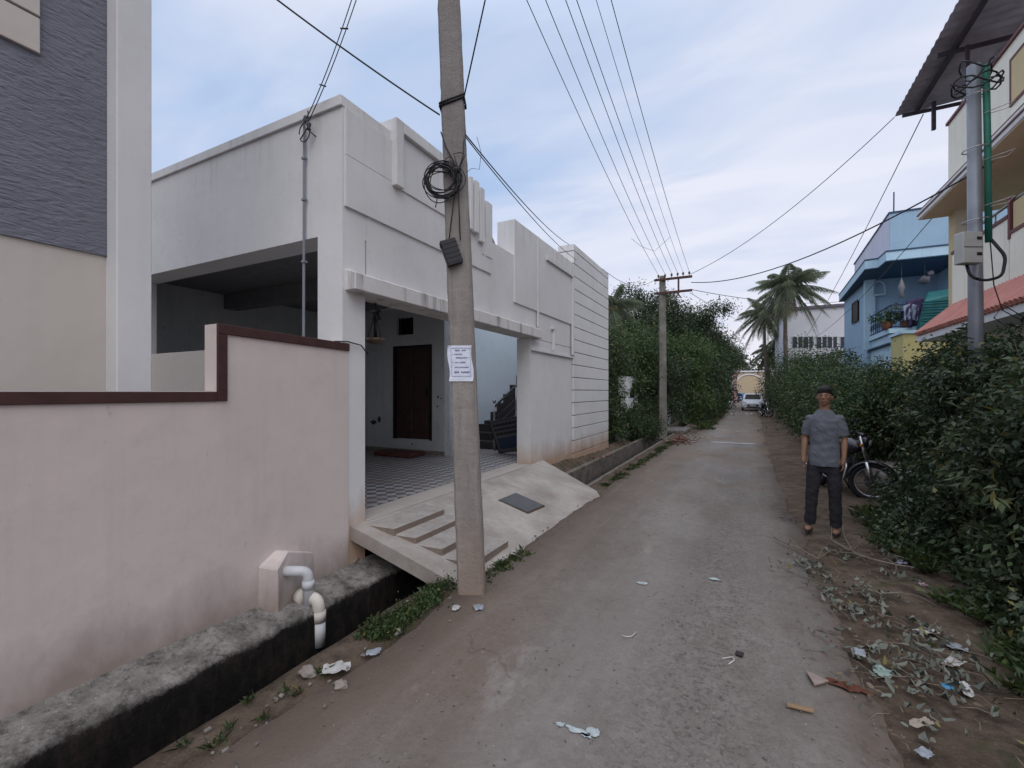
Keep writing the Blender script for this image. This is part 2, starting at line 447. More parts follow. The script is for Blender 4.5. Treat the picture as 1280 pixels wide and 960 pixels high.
def rough_concrete(name, c1, c2, dark=(.03,.028,.026), sc1=5.0, dk=.5, zdark=None, bump=.8):
    m, nt, N, L, P = _new(name)
    p = _pos(N)
    a = _map(N, L, _noise(N, L, p, sc1, 8, .7), .35, .65)
    c = _mix(N, L, a, c1, c2)
    b = _map(N, L, _noise(N, L, p, sc1*2.7, 7, .75), .5, .66, 0, dk)
    c = _mix(N, L, b, c, dark)
    s = _map(N, L, _noise(N, L, p, 55, 3, .6), .64, .70, 0, .6)
    c = _mix(N, L, s, c, tuple(min(1, x*1.7) for x in c2))
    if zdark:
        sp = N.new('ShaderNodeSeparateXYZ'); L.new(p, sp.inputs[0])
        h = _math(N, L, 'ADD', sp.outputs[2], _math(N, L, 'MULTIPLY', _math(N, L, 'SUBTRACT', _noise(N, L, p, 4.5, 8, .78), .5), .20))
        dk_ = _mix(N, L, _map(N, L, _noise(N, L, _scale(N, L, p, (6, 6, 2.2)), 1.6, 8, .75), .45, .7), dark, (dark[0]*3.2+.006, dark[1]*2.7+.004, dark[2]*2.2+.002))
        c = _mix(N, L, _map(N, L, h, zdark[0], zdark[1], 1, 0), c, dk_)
    L.new(c, P.inputs['Base Color']); P.inputs['Roughness'].default_value = .92; P.inputs['Specular IOR Level'].default_value = .2
    b1 = _bump(N, L, _noise(N, L, p, 8, 8, .7), P, bump, .04)
    _bump(N, L, _noise(N, L, p, 60, 4, .65), P, bump*.7, .01, b1)
    return m
M_ledge = rough_concrete('mossy_mortar', (.13,.118,.108), (.32,.295,.275), (.010,.009,.009), 6.5, .6, zdark=(-.085,-.035), bump=1.0)
M_black = rough_concrete('wet_black_slime', (.012,.011,.010), (.022,.019,.017), (.005,.005,.005), 6, .5)

def gz(x, y):
    """height of the earth"""
    n = mnoise.noise(Vector((x*1.3, y*1.3, 3)))*.018+mnoise.noise(Vector((x*5, y*5, 8)))*.008
    k = 0
    if x > .6: k = min(1, (x-.6)/.9); return n*(.4+1.4*k)+.05*k+(.12*min(1, max(0, (x-1.6)/1.2)))
    if x < -2.0: return n*1.0+.012
    return n*.2-.02
def make_ground():
    # cross-section of the land from west to east with the open drain cut in; extruded along the road
    xs_l = [-900, -200, -60, -20, -8, -4.2, -3.32, -3.2, -3.08, -2.97]
    tr = [(-2.965, -.62), (-2.66, -.66), (-2.375, -.62)]
    xs_r = [-2.37, -2.30, -2.2, -2.1, -2.0, -1.8, -1.0, 0, .5, .62, .8, 1, 1.2, 1.4, 1.6, 1.9, 2.3, 2.8, 3.5, 5, 9, 20, 60, 200, 900]
    ys = [-60, -20, -8]+[-4+.5*i for i in range(8)]+[i*.16 for i in range(140)]+[22.4+i*1.2 for i in range(24)]+[55, 65, 80, 110, 160, 250, 500, 1500]
    vs = []; fs = []
    sec = [(x, None) for x in xs_l]+tr+[(x, None) for x in xs_r]
    for y in ys:
        for x, z in sec:
            xx = x
            if z is None and -2.4 < x < -2.25: xx = x+.035*mnoise.noise(Vector((0, y*1.7, 5)))
            if z is None and x == -2.97: xx = x+.02*mnoise.noise(Vector((0, y*2.3, 1)))
            if z is None:
                zz = gz(x, y) if abs(x) < 50 else 0
                if x <= -2.97: zz -= .03
                if -3.33 < x <= -2.97 and y < 7: zz = -.30
                if x <= -4 and y < 12: zz = -.02
            elif y > 30: zz = -.02
            else: zz = z
            if x == -2.97 and y < 30: zz = -.30
            vs.append((xx, y, zz))
    n = len(sec)
    for j in range(len(ys)-1):
        for i in range(n-1):
            fs.append((j*n+i, j*n+i+1, (j+1)*n+i+1, (j+1)*n+i))
    mb = MB(); mb.add(vs, fs)
    o = mb.build('ground', M_dirt, base=False, smooth=True); tag(o, kind='structure')
    return o
make_ground()
# road sheet
def make_road():
    vs = []; fs = []
    sm_ = lambda t: max(0, min(1, t))**2*(3-2*max(0, min(1, t)))
    ys = [-40, -12, -5, -3]+[-2+i*.12 for i in range(200)]+[22+i*.8 for i in range(60)]+[72, 80, 95, 110]
    nx = 12
    for y in ys:
        l = -2.05+.95*sm_((y-9)/21)+.10*mnoise.noise(Vector((1, y*1.1, 2)))+.05*mnoise.noise(Vector((1, y*5, 2)))+(.03*mnoise.noise(Vector((1, y*14, 2))))
        r = .60+.35*sm_((y-10)/22)+.13*mnoise.noise(Vector((6, y*.9, 2)))+.06*mnoise.noise(Vector((3, y*3, 2)))+.035*mnoise.noise(Vector((6, y*6, 2)))
        for i in range(nx+1):
            x = l+(r-l)*i/nx
            z = .028+.012*(1-((i/nx)*2-1)**2)+mnoise.noise(Vector((x*1.5, y*.8, 1)))*.008
            if i in (0, nx): z = -.03
            elif i in (1, nx-1): x = l+.015 if i == 1 else r-.015
            vs.append((x, y, z))
    for j in range(len(ys)-1):
        for i in range(nx): fs.append((j*(nx+1)+i, j*(nx+1)+i+1, (j+1)*(nx+1)+i+1, (j+1)*(nx+1)+i))
    o = MB().add(vs, fs).build('road', M_road, base=False, smooth=True); tag(o, kind='structure')
make_road()
# drain lining and the mortar ledge between drain and walls
def ledge(name, y0, y1, x0=-3.31, x1=-2.955, z=-0.035):
    NR = 320
    vs = []; fs = []; ys = [y0+(y1-y0)*i/NR for i in range(NR+1)]
    sec = [(x0, .06), (x0+.035, .05), (x0+.07, .035), (x0+.12, .028), (x0+.17, .020), (x0+.22, .012), (x0+.26, .004), (x1-.055, -.004), (x1-.025, -.014), (x1-.006, -.034), (x1, -.07), (x1+.002, -.12), (x1+.004, -.35), (x1+.004, -.64)]
    for y in ys:
        for k, (x, dz) in enumerate(sec):
            j = mnoise.noise(Vector((x*8, y*5, 1)))*.8+mnoise.noise(Vector((x*22, y*19, 4)))*.55+mnoise.noise(Vector((x*50, y*45, 7)))*.3
            vs.append((x+(j*.016 if 2 < k < 12 else 0), y, z+dz+(j*.020 if 1 < k < 11 else 0)))
    n = len(sec)
    for a in range(NR):
        for i in range(n-1): fs.append((a*n+i, a*n+i+1, (a+1)*n+i+1, (a+1)*n+i))
    o = MB().add(vs, fs).build(name, M_ledge, base=False, smooth=True); tag(o, kind='structure')
ledge('drain_ledge', -3, 4.4)
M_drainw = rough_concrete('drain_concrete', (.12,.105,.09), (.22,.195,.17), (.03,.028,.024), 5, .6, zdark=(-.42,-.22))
dr = MB()
dr.box(-2.95, -2.385, -3, 30, -.615, -.60)
o = dr.build('drain_bed', M_black, base=False); tag(o, kind='structure')
ww = MB(); ww.box(-2.392, -2.375, -3, 7.0, -.63, -.035); ww.box(-2.972, -2.957, 4.3, 7.0, -.63, -.12)
o = ww.build('drain_lining', M_black, base=False); tag(o, kind='structure')
ww = MB(); ww.box(-2.46, -2.36, 7.0, 30, -.63, .012); ww.box(-3.06, -2.95, 7.0, 30, -.63, .10)
o = ww.build('drain_wall', M_drainw, base=False, bevel=.01); tag(o, kind='structure')
# earth bank at the foot of the white house
vs = []; fs = []
ys = [7.1+i*.12 for i in range(60)]
for y in ys:
    for k, (x, z) in enumerate([(-3.36, .30), (-3.25, .26), (-3.15, .20), (-3.07, .12), (-3.0, .085)]):
        vs.append((x, y, z*max(.55, 1-(y-7.2)*.1)+.03*mnoise.noise(Vector((x*4, y*4, 0)))))
for j in range(len(ys)-1):
    for i in range(4): fs.append((j*5+i, j*5+i+1, (j+1)*5+i+1, (j+1)*5+i))
o = MB().add(vs, fs).build('earth_bank', M_dirt, base=False, smooth=True); tag(o, kind='structure')

# ---------------------------------------------------------------- pink boundary wall
M_pink = plaster('pink_wall_paint', (.575, .497, .472), .05, .15, (.27,.245,.235), base_z=.02, base_h=.36, base_c=(.22,.175,.145), base_s=.8, blot=.20, spots=.6)
M_brown = simple('brown_paint', (.052, .021, .019), .6, var=.2, bump=.15)
M_pinktop = plaster('pale_wall_paint', (.60, .56, .56), .04, .1)
pw = empty('boundary_wall', (-3.4, 0, 0), 'pale pink plastered boundary wall with a dark brown top band and a step up', 'wall')
MB().prism([(-3.0, .0), (3.062, .0), (3.062, 2.1), (1.87, 2.13), (1.87, 1.65), (-3.0, 1.65)], 0, -3.43, -3.290).build('wall', M_pink, pw)
bd = MB()
bd.box(-3.302, -3.273, -3.0, 1.87, 1.585, 1.652); bd.box(-3.302, -3.273, 1.872, 1.94, 1.587, 2.062)
bd.prism([(1.872, 2.063), (3.062, 2.035), (3.062, 2.103), (1.872, 2.133)], 0, -3.302, -3.272)
bd.build('band', M_brown, pw, bevel=.003)
cpx = MB(); cpx.box(-3.44, -3.303, -3.0, 1.86, 1.651, 1.656); cpx.build('coping', M_pinktop, pw)
# plaster box round the outlet
pb = MB()
pb.add([(-3.30, 2.18, .32), (-3.13, 2.22, .31), (-3.20, 2.36, .395), (-3.30, 2.71, .26), (-3.30, 2.17, -.05), (-3.12, 2.21, -.07), (-3.12, 2.23, -.07), (-3.30, 2.72, -.05), (-3.30, 2.32, .40)],
       [(0,1,2,8), (8,2,3), (0,4,5,1), (1,5,6), (1,6,7,3,2), (4,7,6,5), (0,8,3,7,4)])
bx = pb.build('outlet_box', M_pink, pw, bevel=.012)
M_pvc = simple('grey_white_pvc', (.50, .50, .52), .45, var=.08)
M_pvc2 = simple('cream_pvc', (.55, .50, .45), .5, var=.10)
def elbow(pts, r, k=6):
    out = [Vector(pts[0])]
    for i in range(1, len(pts)-1):
        a, b, c = Vector(pts[i-1]), Vector(pts[i]), Vector(pts[i+1])
        p, q = b+(a-b).normalized()*r, b+(c-b).normalized()*r
        for j in range(k+1):
            t = j/k; out.append(p*(1-t)**2+b*2*t*(1-t)+q*t*t)
    return out+[Vector(pts[-1])]
mb = MB()
mb.tube(elbow([(-3.19, 2.31, .255), (-3.05, 2.43, .235), (-3.05, 2.43, -.06)], .055), .040, 16)
mb.tube([(-3.05, 2.43, .10), (-3.05, 2.43, .165)], .046, 16)
mb.build('drain_pipe', M_pvc, pw, smooth=True)
mb = MB()
mb.tube(elbow([(-3.16, 2.44, .01), (-2.965, 2.46, .03), (-2.965, 2.46, -.20)], .09), .046, 16)
mb.tube([(-2.965, 2.46, -.15), (-2.965, 2.46, -.07)], .053, 16); mb.tube([(-3.10, 2.445, .012), (-3.17, 2.44, .01)], .060, 16)
mb.build('drain_pipe', M_pvc2, pw, smooth=True)
mb = MB(); mb.tube([(-2.965, 2.46, -.34), (-2.965, 2.46, -.151)], .049, 16); mb.build('drain_pipe', M_pvc, pw, smooth=True)

# ---------------------------------------------------------------- near house on the left
def combed_mat():
    m, nt, N, L, P = _new('combed_grey_plaster')
    p = _pos(N)
    a = _map(N, L, _noise(N, L, p, 2.0, 5), .3, .7)
    c = _mix(N, L, a, (.130, .134, .168), (.165, .168, .205))
    rip = _noise(N, L, _scale(N, L, p, (11, 11, 44)), 1.0, 3, .55, .6)
    rf = _map(N, L, rip, .62, .74, 0, .6)
    c = _mix(N, L, rf, c, (.075, .08, .105))
    L.new(c, P.inputs['Base Color']); P.inputs['Roughness'].default_value = .7
    _bump(N, L, rip, P, .8, .02)
    return m
M_comb = combed_mat()
M_beige = plaster('beige_wall_paint', (.50, .455, .415), .04, .06, blot=.05)
M_white = plaster('white_column_paint', (.60, .59, .60), .04, .08, blot=.06)
nh = empty('house', (-6, -1, 0), 'near house with combed grey plaster above a beige wall and a white corner column', 'house')
box('lower_wall', M_beige, -5.0, -3.9, -5, 1.49, 0, 2.58, nh)
box('upper_wall', M_comb, -5.0, -3.885, -5, 1.485, 2.581, 6.8, nh)
box('corner_column', M_white, -4.0, -3.75, 1.487, 1.69, 0, 6.9, nh, bevel=.006)
pn = MB(); pn.box(-3.89, -3.862, -2.2, 1.15, 3.97, 5.2); pn.box(-3.89, -3.862, -2.2, 1.15, 3.74, 3.955)
pn.build('wall_panel', M_beige, nh, bevel=.004)
box('roof', M_white, -5.1, -3.7, -5.2, 1.6, 6.8, 6.95, nh)

# ---------------------------------------------------------------- white house
M_wh = plaster('white_house_paint', (.63, .625, .63), .06, .30, (.19,.18,.165), base_z=.28, base_h=.45, base_c=(.40,.24,.14), base_s=.85, blot=.10, top_z=4.45, spots=.10, crack=.2)
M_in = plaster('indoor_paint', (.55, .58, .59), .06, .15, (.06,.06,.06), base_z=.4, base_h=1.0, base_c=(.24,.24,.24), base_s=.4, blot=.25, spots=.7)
M_inblue = plaster('skylit_blue_wall', (.46, .53, .60), .05, .12)  # blue cast of the open sky put into the stairwell wall colour
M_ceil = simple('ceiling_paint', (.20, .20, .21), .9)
M_dark = simple('dark_wood', (.012, .007, .006), .5)
XF = -3.30
H = empty('white_house', (-6, 7, 0), 'white flat-roofed house with an open porch, stepped parapet and grooved end wall', 'house')
# --- south wall with its wide opening
sw = MB()
sw.box(-3.63, XF, 3.0, 3.28, .0, 3.14)                      # front column
sw.box(-8.4, XF-.002, 3.0, 3.30, 3.14, 4.30)                   # above the opening
sw.box(-8.4, -3.63, 3.002, 3.30, 0, 2.13)
sw.box(-8.4, -7.2, 3.004, 3.30, 2.13, 3.14)
sw.build('south_wall', M_wh, H)
box('coping', M_wh, -8.42, -3.293, 2.972, 3.33, 4.30, 4.40, H, bevel=.006)
inf = MB(); inf.box(-7.2, -3.64, 2.99, 3.0015, 1.2, 2.127); inf.build('sill_wall', M_beige, H)
# --- upper street front
fw = MB()
fw.box(-3.52, XF, 3.302, 12.1, 2.606, 3.87)
fw.box(-3.52, XF-.001, 3.302, 4.3, 3.87, 4.40)
fw.box(-3.52, XF-.001, 4.3, 5.10, 3.87, 4.29)
fw.build('street_wall', M_wh, H)
up = MB(); up.box(XF-.01, XF+.022, 3.02, 5.75, 3.38, 3.86); up.box(XF-.01, XF+.0215, 3.02, 3.66, 3.861, 4.30)
up.build('raised_band', M_wh, H, bevel=.004)
fr = MB()                                                      # framed box on the parapet
fr.box(-3.55, -3.215, 3.64, 3.76, 3.82, 4.53); fr.box(-3.55, -3.215, 3.761, 4.95, 4.41, 4.53)
fr.box(-3.55, -3.262, 3.761, 4.95, 3.82, 4.409)
fr.build('parapet_frame', M_wh, H, bevel=.006)
fr = MB(); fr.box(-3.42, -3.215, 5.08, 5.15, 3.82, 4.53); fr.box(-3.42, -3.215, 5.19, 5.31, 3.82, 4.53); fr.box(-3.42, -3.25, 5.15, 5.19, 3.83, 4.52)
fr.build('parapet_fin', M_wh, H, bevel=.01)
fr = MB(); fr.box(-3.42, -3.225, 5.35, 5.47, 3.74, 4.50); fr.build('parapet_fin', M_wh, H, bevel=.01)
fr = MB(); fr.box(-3.50, -3.268, 5.475, 5.53, 3.60, 4.40); fr.box(-3.50, -3.268, 5.575, 5.76, 3.60, 4.40); fr.box(-3.50, -3.31, 5.53, 5.575, 3.60, 4.40)
fr.box(-3.50, -3.30, 5.315, 5.345, 3.87, 4.30)
fr.build('parapet_block', M_wh, H, bevel=.006)
fr = MB(); fr.tube([(-3.42, 5.85, 3.86), (-3.42, 5.88, 3.98), (-3.42, 5.98, 4.02), (-3.42, 6.07, 3.95), (-3.42, 6.09, 3.86)], .02, 8); fr.build('vent_pipe', simple('grey_pipe', (.3,.31,.33), .5), H, smooth=True)
P2 = MB(); P2.box(-3.60, -3.275, 6.50, 9.28, 3.10, 4.45); P2.build('parapet_block', M_wh, H, bevel=.006)
P2 = MB(); P2.box(-3.276, -3.255, 7.38, 7.44, 2.82, 4.44); P2.box(-3.276, -3.235, 7.80, 9.28, 4.12, 4.20); P2.box(-3.276, -3.235, 9.20, 9.28, 2.45, 4.119); P2.box(-3.276, -3.250, 8.20, 8.23, 4.21, 4.44); P2.box(-3.30, -3.25, 8.16, 8.19, 2.46, 2.86); P2.box(-3.30, -3.25, 8.10, 8.25, 2.861, 2.90)
P2.build('trim', M_wh, H, bevel=.004)
# ledge (sunshade beam) over the porch
lg = MB(); lg.prism([(-3.53, 2.60), (-3.17, 2.60), (-3.17, 2.755), (-3.29, 2.80), (-3.53, 2.80)], 1, 3.03, 7.40)
M_ledge2 = plaster('ledge_paint', (.62, .60, .59), .06, .75, (.13,.12,.11), top_z=2.78, blot=.3)
lg.build('porch_ledge', M_ledge2, H, bevel=.006)
# jamb wall right of the porch with plain bay, then grooved end bay
jb = MB(); jb.box(-3.56, XF, 7.15, 9.28, .0, 2.597); jb.build('front_wall', M_wh, H)
jb = MB(); jb.box(XF-.01, -3.262, 7.16, 9.28, 2.38, 2.42); jb.build('trim', M_wh, H)
M_gro = plaster('groove_paint', (.13, .12, .12), .1, .3)
eb = MB(); eb.box(-3.60, -3.275, 9.32, 12.1, .0, 4.86); eb.build('groove_backing', M_gro, H)
eb = MB(); z = .05
while z < 4.84:
    z1 = min(z+.275, 4.88); eb.box(-3.62, -3.25, 9.30, 12.12, z, z1-.016); z = z1
eb.build('grooved_wall', M_wh, H, bevel=.004)
# rest of the body: north, west, roof slab, ceiling
bdy = MB(); bdy.box(-12, -3.6, 12.0, 12.11, 0, 4.4); bdy.box(-12.1, -12, 3.3, 12.1, 0, 4.3); bdy.box(-12, -8.2, 3.11, 3.3, 0, 4.3)
bdy.build('rear_wall', M_wh, H)
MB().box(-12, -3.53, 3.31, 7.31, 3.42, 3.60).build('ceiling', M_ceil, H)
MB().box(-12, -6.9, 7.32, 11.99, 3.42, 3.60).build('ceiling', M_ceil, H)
# porch floor (patterned tiles)
def tile_mat():
    m, nt, N, L, P = _new('patterned_tiles')
    p = _pos(N)
    mp = N.new('ShaderNodeMapping'); mp.inputs['Rotation'].default_value = (0, 0, R(45)); mp.inputs['Scale'].default_value = (8.6, 8.6, 8.6); L.new(p, mp.inputs['Vector'])
    ck = N.new('ShaderNodeTexChecker'); ck.inputs['Scale'].default_value = 1.0; L.new(mp.outputs[0], ck.inputs['Vector'])
    ck.inputs['Color1'].default_value = (.44, .43, .44, 1); ck.inputs['Color2'].default_value = (.085, .095, .135, 1)
    n = _map(N, L, _noise(N, L, p, 3, 6), .35, .65, .1, .7)
    c = _mix(N, L, n, ck.outputs[0], (.20, .165, .14))
    br = N.new('ShaderNodeTexBrick'); br.offset = 0; br.inputs['Scale'].default_value = 1; br.inputs['Brick Width'].default_value = .3; br.inputs['Row Height'].default_value = .3
    br.inputs['Mortar Size'].default_value = .004; L.new(p, br.inputs['Vector'])
    c = _mix(N, L, br.outputs['Fac'], c, (.2, .18, .17))
    L.new(c, P.inputs['Base Color']); P.inputs['Roughness'].default_value = .6
    return m
fl = MB(); fl.box(-12, -3.34, 3.29, 7.30, .2, .385); fl.box(-6.7, -3.57, 7.301, 10.1, .2, .384); fl.build('porch_floor', tile_mat(), H)
box('threshold', plaster('cement_screed', (.42,.38,.35), .08, .2, blot=.2), -3.60, -3.27, 3.29, 7.14, .20, .392, H)
# north wall of the porch with door, ventilator; inner partition
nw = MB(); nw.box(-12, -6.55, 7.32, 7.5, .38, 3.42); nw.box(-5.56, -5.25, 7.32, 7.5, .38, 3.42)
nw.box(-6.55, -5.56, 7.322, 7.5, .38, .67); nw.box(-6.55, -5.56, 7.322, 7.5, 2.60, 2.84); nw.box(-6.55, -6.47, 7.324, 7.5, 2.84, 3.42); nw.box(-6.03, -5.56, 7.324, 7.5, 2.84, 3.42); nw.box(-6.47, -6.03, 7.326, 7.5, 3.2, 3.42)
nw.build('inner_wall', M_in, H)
M_door = simple('brown_door_paint', (.050, .027, .022), .5, var=.2)
d = box('door', M_door, -6.50, -5.61, 7.36, 7.41, .68, 2.56, H)
for (xa, xb) in ((-6.42, -6.09), (-6.02, -5.69)):
    for (za, zb) in ((.80, 1.30), (1.40, 2.0), (2.08, 2.46)):
        MB().box(xa, xb, 7.345, 7.359, za, zb).build('door_panel', M_door, d, bevel=.006)
MB().box(-5.72, -5.69, 7.32, 7.344, 1.55, 1.72).build('handle', M_dark, d)
df = MB(); df.box(-6.56, -6.50, 7.31, 7.42, .67, 2.61); df.box(-5.61, -5.55, 7.31, 7.42, .67, 2.61); df.box(-6.50, -5.61, 7.31, 7.42, 2.561, 2.61); df.build('frame', M_dark, d)
vt = MB(); vt.box(-6.47, -6.03, 7.44, 7.45, 2.84, 3.2)
for i in range(5): vt.box(-6.46+i*.1, -6.44+i*.1, 7.38, 7.40, 2.84, 3.2)
vt.build('ventilator', M_dark, H)
sk = MB(); sk.box(-8.3, -5.24, 7.295, 7.318, .386, .47)
sk.build('skirting', simple('speckled_skirting', (.10,.085,.08), .5, scale=40, c2=(.3,.25,.22)), H)
pt = rough_concrete('peeling_patch', (.05,.045,.04), (.09,.08,.07)); pm = MB(); rnd = random.Random(3)
for (cx, cz, w_, h_) in ((-7.1, 1.0, .2, .10), (-6.95, 1.05, .10, .14), (-7.45, 1.07, .12, .02), (-7.7, 1.08, .05, .02), (-5.40, 1.55, .04, .07), (-5.42, 1.36, .04, .05), (-5.33, 1.52, .04, .03), (-6.05, .58, .03, .05)):
    pp = [(cx+w_*.5*math.cos(a)*rnd.uniform(.5, 1.2), cz+h_*.5*math.sin(a)*rnd.uniform(.5, 1.2)) for a in [i*math.pi/6 for i in range(12)]]
    MB().prism(pp, 1, 7.312, 7.321).build('peeling_patch', pt, H)
MB().box(-6.88, -6.72, 7.501, 11.95, .38, 4.2).build('inner_wall', M_inblue, H)
MB().box(-6.7, -3.63, 10.12, 10.25, .38, 4.2).build('inner_wall', M_inblue, H)
# inner bay walls close the porch at the west
MB().box(-8.6, -8.4, 3.31, 7.31, .38, 3.42).build('inner_wall', M_in, H)
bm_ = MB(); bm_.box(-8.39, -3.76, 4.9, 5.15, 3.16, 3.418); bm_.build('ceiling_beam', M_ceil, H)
# staircase rising towards the street behind the jamb
st = empty('staircase', (-4.6, 9.0, .385)); st.parent = H; st.location = Vector((-4.6, 9.0, .385))-H.location
M_stone = simple('dark_stair_stone', (.04, .034, .034), .6, var=.3)
M_steel = simple('stainless_steel', (.42, .42, .43), .3, metal=.9)
sm = MB()
for i in range(3): sm.box(-5.75, -4.3, 8.62+.24*i, 9.2, .386+.17*i, .384+.17*(i+1))
for i in range(10): sm.box(-5.62+.17*i, -3.64, 9.202, 10.11, .386+.9*0+.21*i+.17, .384+.21*(i+1)+.17)
sm.build('step_block', M_stone, st)
rl = MB(); rl.tube([(-4.78, 8.5, .386), (-4.78, 8.5, 1.42)], .02, 8); rl.tube([(-4.76, 8.5, 1.34), (-3.66, 8.5, 2.30)], .026, 8)
for k in range(4): rl.tube([(-4.70, 8.5, .62+.17*k), (-3.66, 8.5, 1.52+.17*k)], .008, 6)
rl.tube([(-4.25, 8.5, .386), (-4.25, 8.5, 1.76)], .02, 8); rl.lathe([(0, -.04), (.03, -.03), (.04, 0), (.03, .03), (0, .04)], (-4.78, 8.5, 1.45), 12)
rl.build('railing', M_steel, st, smooth=True)
# service conduit on the south wall
cn = MB(); p0 = atY(380, 416, 2.97); p1 = atY(381, 160, 2.97)
cn.tube([(p0.x, 2.965, 2.0), (p1.x, 2.965, p1.z), (p1.x+.005, 2.955, p1.z+.05), (p1.x+.05, 2.93, p1.z+.07), (p1.x+.09, 2.92, p1.z+.03)], .013, 8)
for z in (2.9, 3.5, 3.9): cn.box(p1.x-.02, p1.x+.02, 2.945, 2.985, z, z+.02)
cn.build('service_conduit', simple('grey_conduit', (.20, .21, .24), .5), H, smooth=False)
ins = MB()
for (dx, dz) in ((.10, .02), (.13, -.05)): ins.lathe([(0, -.03), (.022, -.03), (.014, -.01), (.024, .01), (.024, .03), (0, .035)], (p1.x+dx, 2.91, p1.z+dz), 10)
ins.tube([(p1.x+.12, 3.0, p1.z-.1), (p1.x+.12, 2.91, p1.z-.08), (p1.x+.12, 2.91, p1.z+.10)], .006, 6)
lp = [(p1.x+.04+.075*math.cos(a), 2.935, p1.z-.07+.09*math.sin(a)) for a in [i*math.pi/10 for i in range(-8, 11)]]
ins.tube(lp, .006, 6); ins.tube([(p1.x+.10, 2.91, p1.z-.02), (p1.x+.12, 2.91, p1.z), (p1.x+.13, 2.91, p1.z-.06)], .006, 5); ins.tube([lp[0], (p1.x+.1, 2.92, p1.z-.05)], .006, 5)
ins.build('insulator', simple('dark_insulator', (.05,.05,.06), .4), H, smooth=True)
# wire slipping past the jamb
wj = MB(); wj.tube([(-3.29, 2.9, 2.11), (-3.28, 3.05, 2.12), (-3.27, 3.2, 2.10), (-3.28, 3.3, 2.02)], .006, 6); wj.build('cable', simple('black_cable', (.012,.012,.014), .5), H, smooth=True)

M_cable = simple('black_cable_sheath', (.014, .014, .017), .5)
# hanging ornament in the porch
hl = empty('hanging_lamp', (-3.62, 3.62, 2.15), 'small brass-coloured lamp dish hanging on rods under the porch ledge', 'hanging lamp')
M_brass = simple('tarnished_brass', (.11, .08, .055), .45, metal=.5, var=.25)
c0 = atY(466, 378, 3.62); c1 = atY(469, 424, 3.62); cx = c1.x
hb = MB(); hb.tube([(cx, 3.62, 2.60), (cx, 3.62, 2.52)], .015, 8); hb.box(cx-.045, cx+.045, 3.59, 3.65, 2.50, 2.525); hb.tube([(cx, 3.62, 2.52), (cx+.06, 3.62, 2.42)], .02, 8)
hb.build('bracket', M_dark, hl)
hr = MB()
for a in (0, 2.1, 4.2): hr.tube([(cx, 3.62, 2.50), (cx+.085*math.cos(a), 3.62+.085*math.sin(a), 2.20)], .005, 5)
hr.tube([(cx, 3.62, 2.5), (cx, 3.62, 2.22)], .016, 8)
hr.build('rod', M_dark, hl, smooth=True)
hd = MB(); hd.lathe([(0, 2.16), (.06, 2.165), (.10, 2.19), (.105, 2.22), (.09, 2.225), (.05, 2.23), (0, 2.235)], (cx, 3.62, 0), 18); hd.build('dish', M_brass, hl, smooth=True)
# red mat below the door
mt = MB(); mt.box(-6.55, -5.62, 6.72, 7.2, .387, .47)
tag(mt.build('door_step', simple('maroon_step', (.10, .035, .03), .7, var=.3), None, bevel=.02), 'low maroon block step lying in front of the dark porch door', 'step')
# sign board leaning in the stairwell
M_board = simple('board_face', (.09, .09, .10), .6); M_bblue = simple('board_blue', (.02, .035, .07), .6)
sb = empty('sign_board', (-4.35, 8.0, .385), 'framed blue and grey board leaning against the stair railing inside the porch', 'sign board')
T = Matrix.Translation((-4.48, 8.2, .40)) @ Matrix.Rotation(R(16), 4, 'X') @ Matrix.Rotation(R(-12), 4, 'Y')
MB().box(0, .72, -.012, .012, 0, .66, T).build('panel', M_board, sb)
f = MB()
for a in ((-.02, .74, -.02, 0), (-.02, .74, .66, .68)): f.box(a[0], a[1], -.02, .02, a[2], a[3], T)
for a in ((-.02, 0, 0, .66), (.72, .74, 0, .66)): f.box(a[0], a[1], -.02, .02, a[2], a[3], T)
f.build('frame', M_dark, sb)
f = MB(); f.box(.05, .68, -.016, -.013, .06, .30, T); f.build('print', M_bblue, sb)
f = MB(); rnd = random.Random(5)
for (z, h_) in ((.55, .055), (.46, .045), (.36, .05)):
    x = .06
    while x < .62:
        w_ = rnd.uniform(.03, .07); f.box(x, x+w_, -.016, -.013, z, z+h_, T); x += w_+.015
f.build('print', M_dark, sb)

# ---------------------------------------------------------------- ramp over the drain
def ramp_mat():
    m, nt, N, L, P = _new('ramp_cement')
    p = _pos(N)
    a = _map(N, L, _noise(N, L, _scale(N, L, p, (1, 1, 1)), 1.8, 6, .6), .35, .65)
    c = _mix(N, L, a, (.29, .26, .235), (.42, .385, .355))
    b = _map(N, L, _noise(N, L, _scale(N, L, p, (1, 1.2, 1)), 1.7, 8, .65), .48, .72, 0, .7)
    c = _mix(N, L, b, c, (.20, .155, .125))
    d = _map(N, L, _noise(N, L, p, 16, 7, .75), .5, .7, 0, .35)
    c = _mix(N, L, d, c, (.18, .165, .155))
    L.new(c, P.inputs['Base Color']); P.inputs['Roughness'].default_value = .85
    b1 = _bump(N, L, _noise(N, L, p, 4, 5, .6), P, .35, .02); _bump(N, L, _noise(N, L, p, 55, 5, .7), P, .5, .006, b1)
    return m
M_ramp = ramp_mat()
RP = empty('concrete_ramp', (-2.6, 5.2, 0), 'sloping concrete ramp with four side steps bridging the drain to the white house porch', 'ramp')
rp = MB(); vs = []; fs = []
nx, ny = 26, 70
def rz_(u): return .372-.362*u
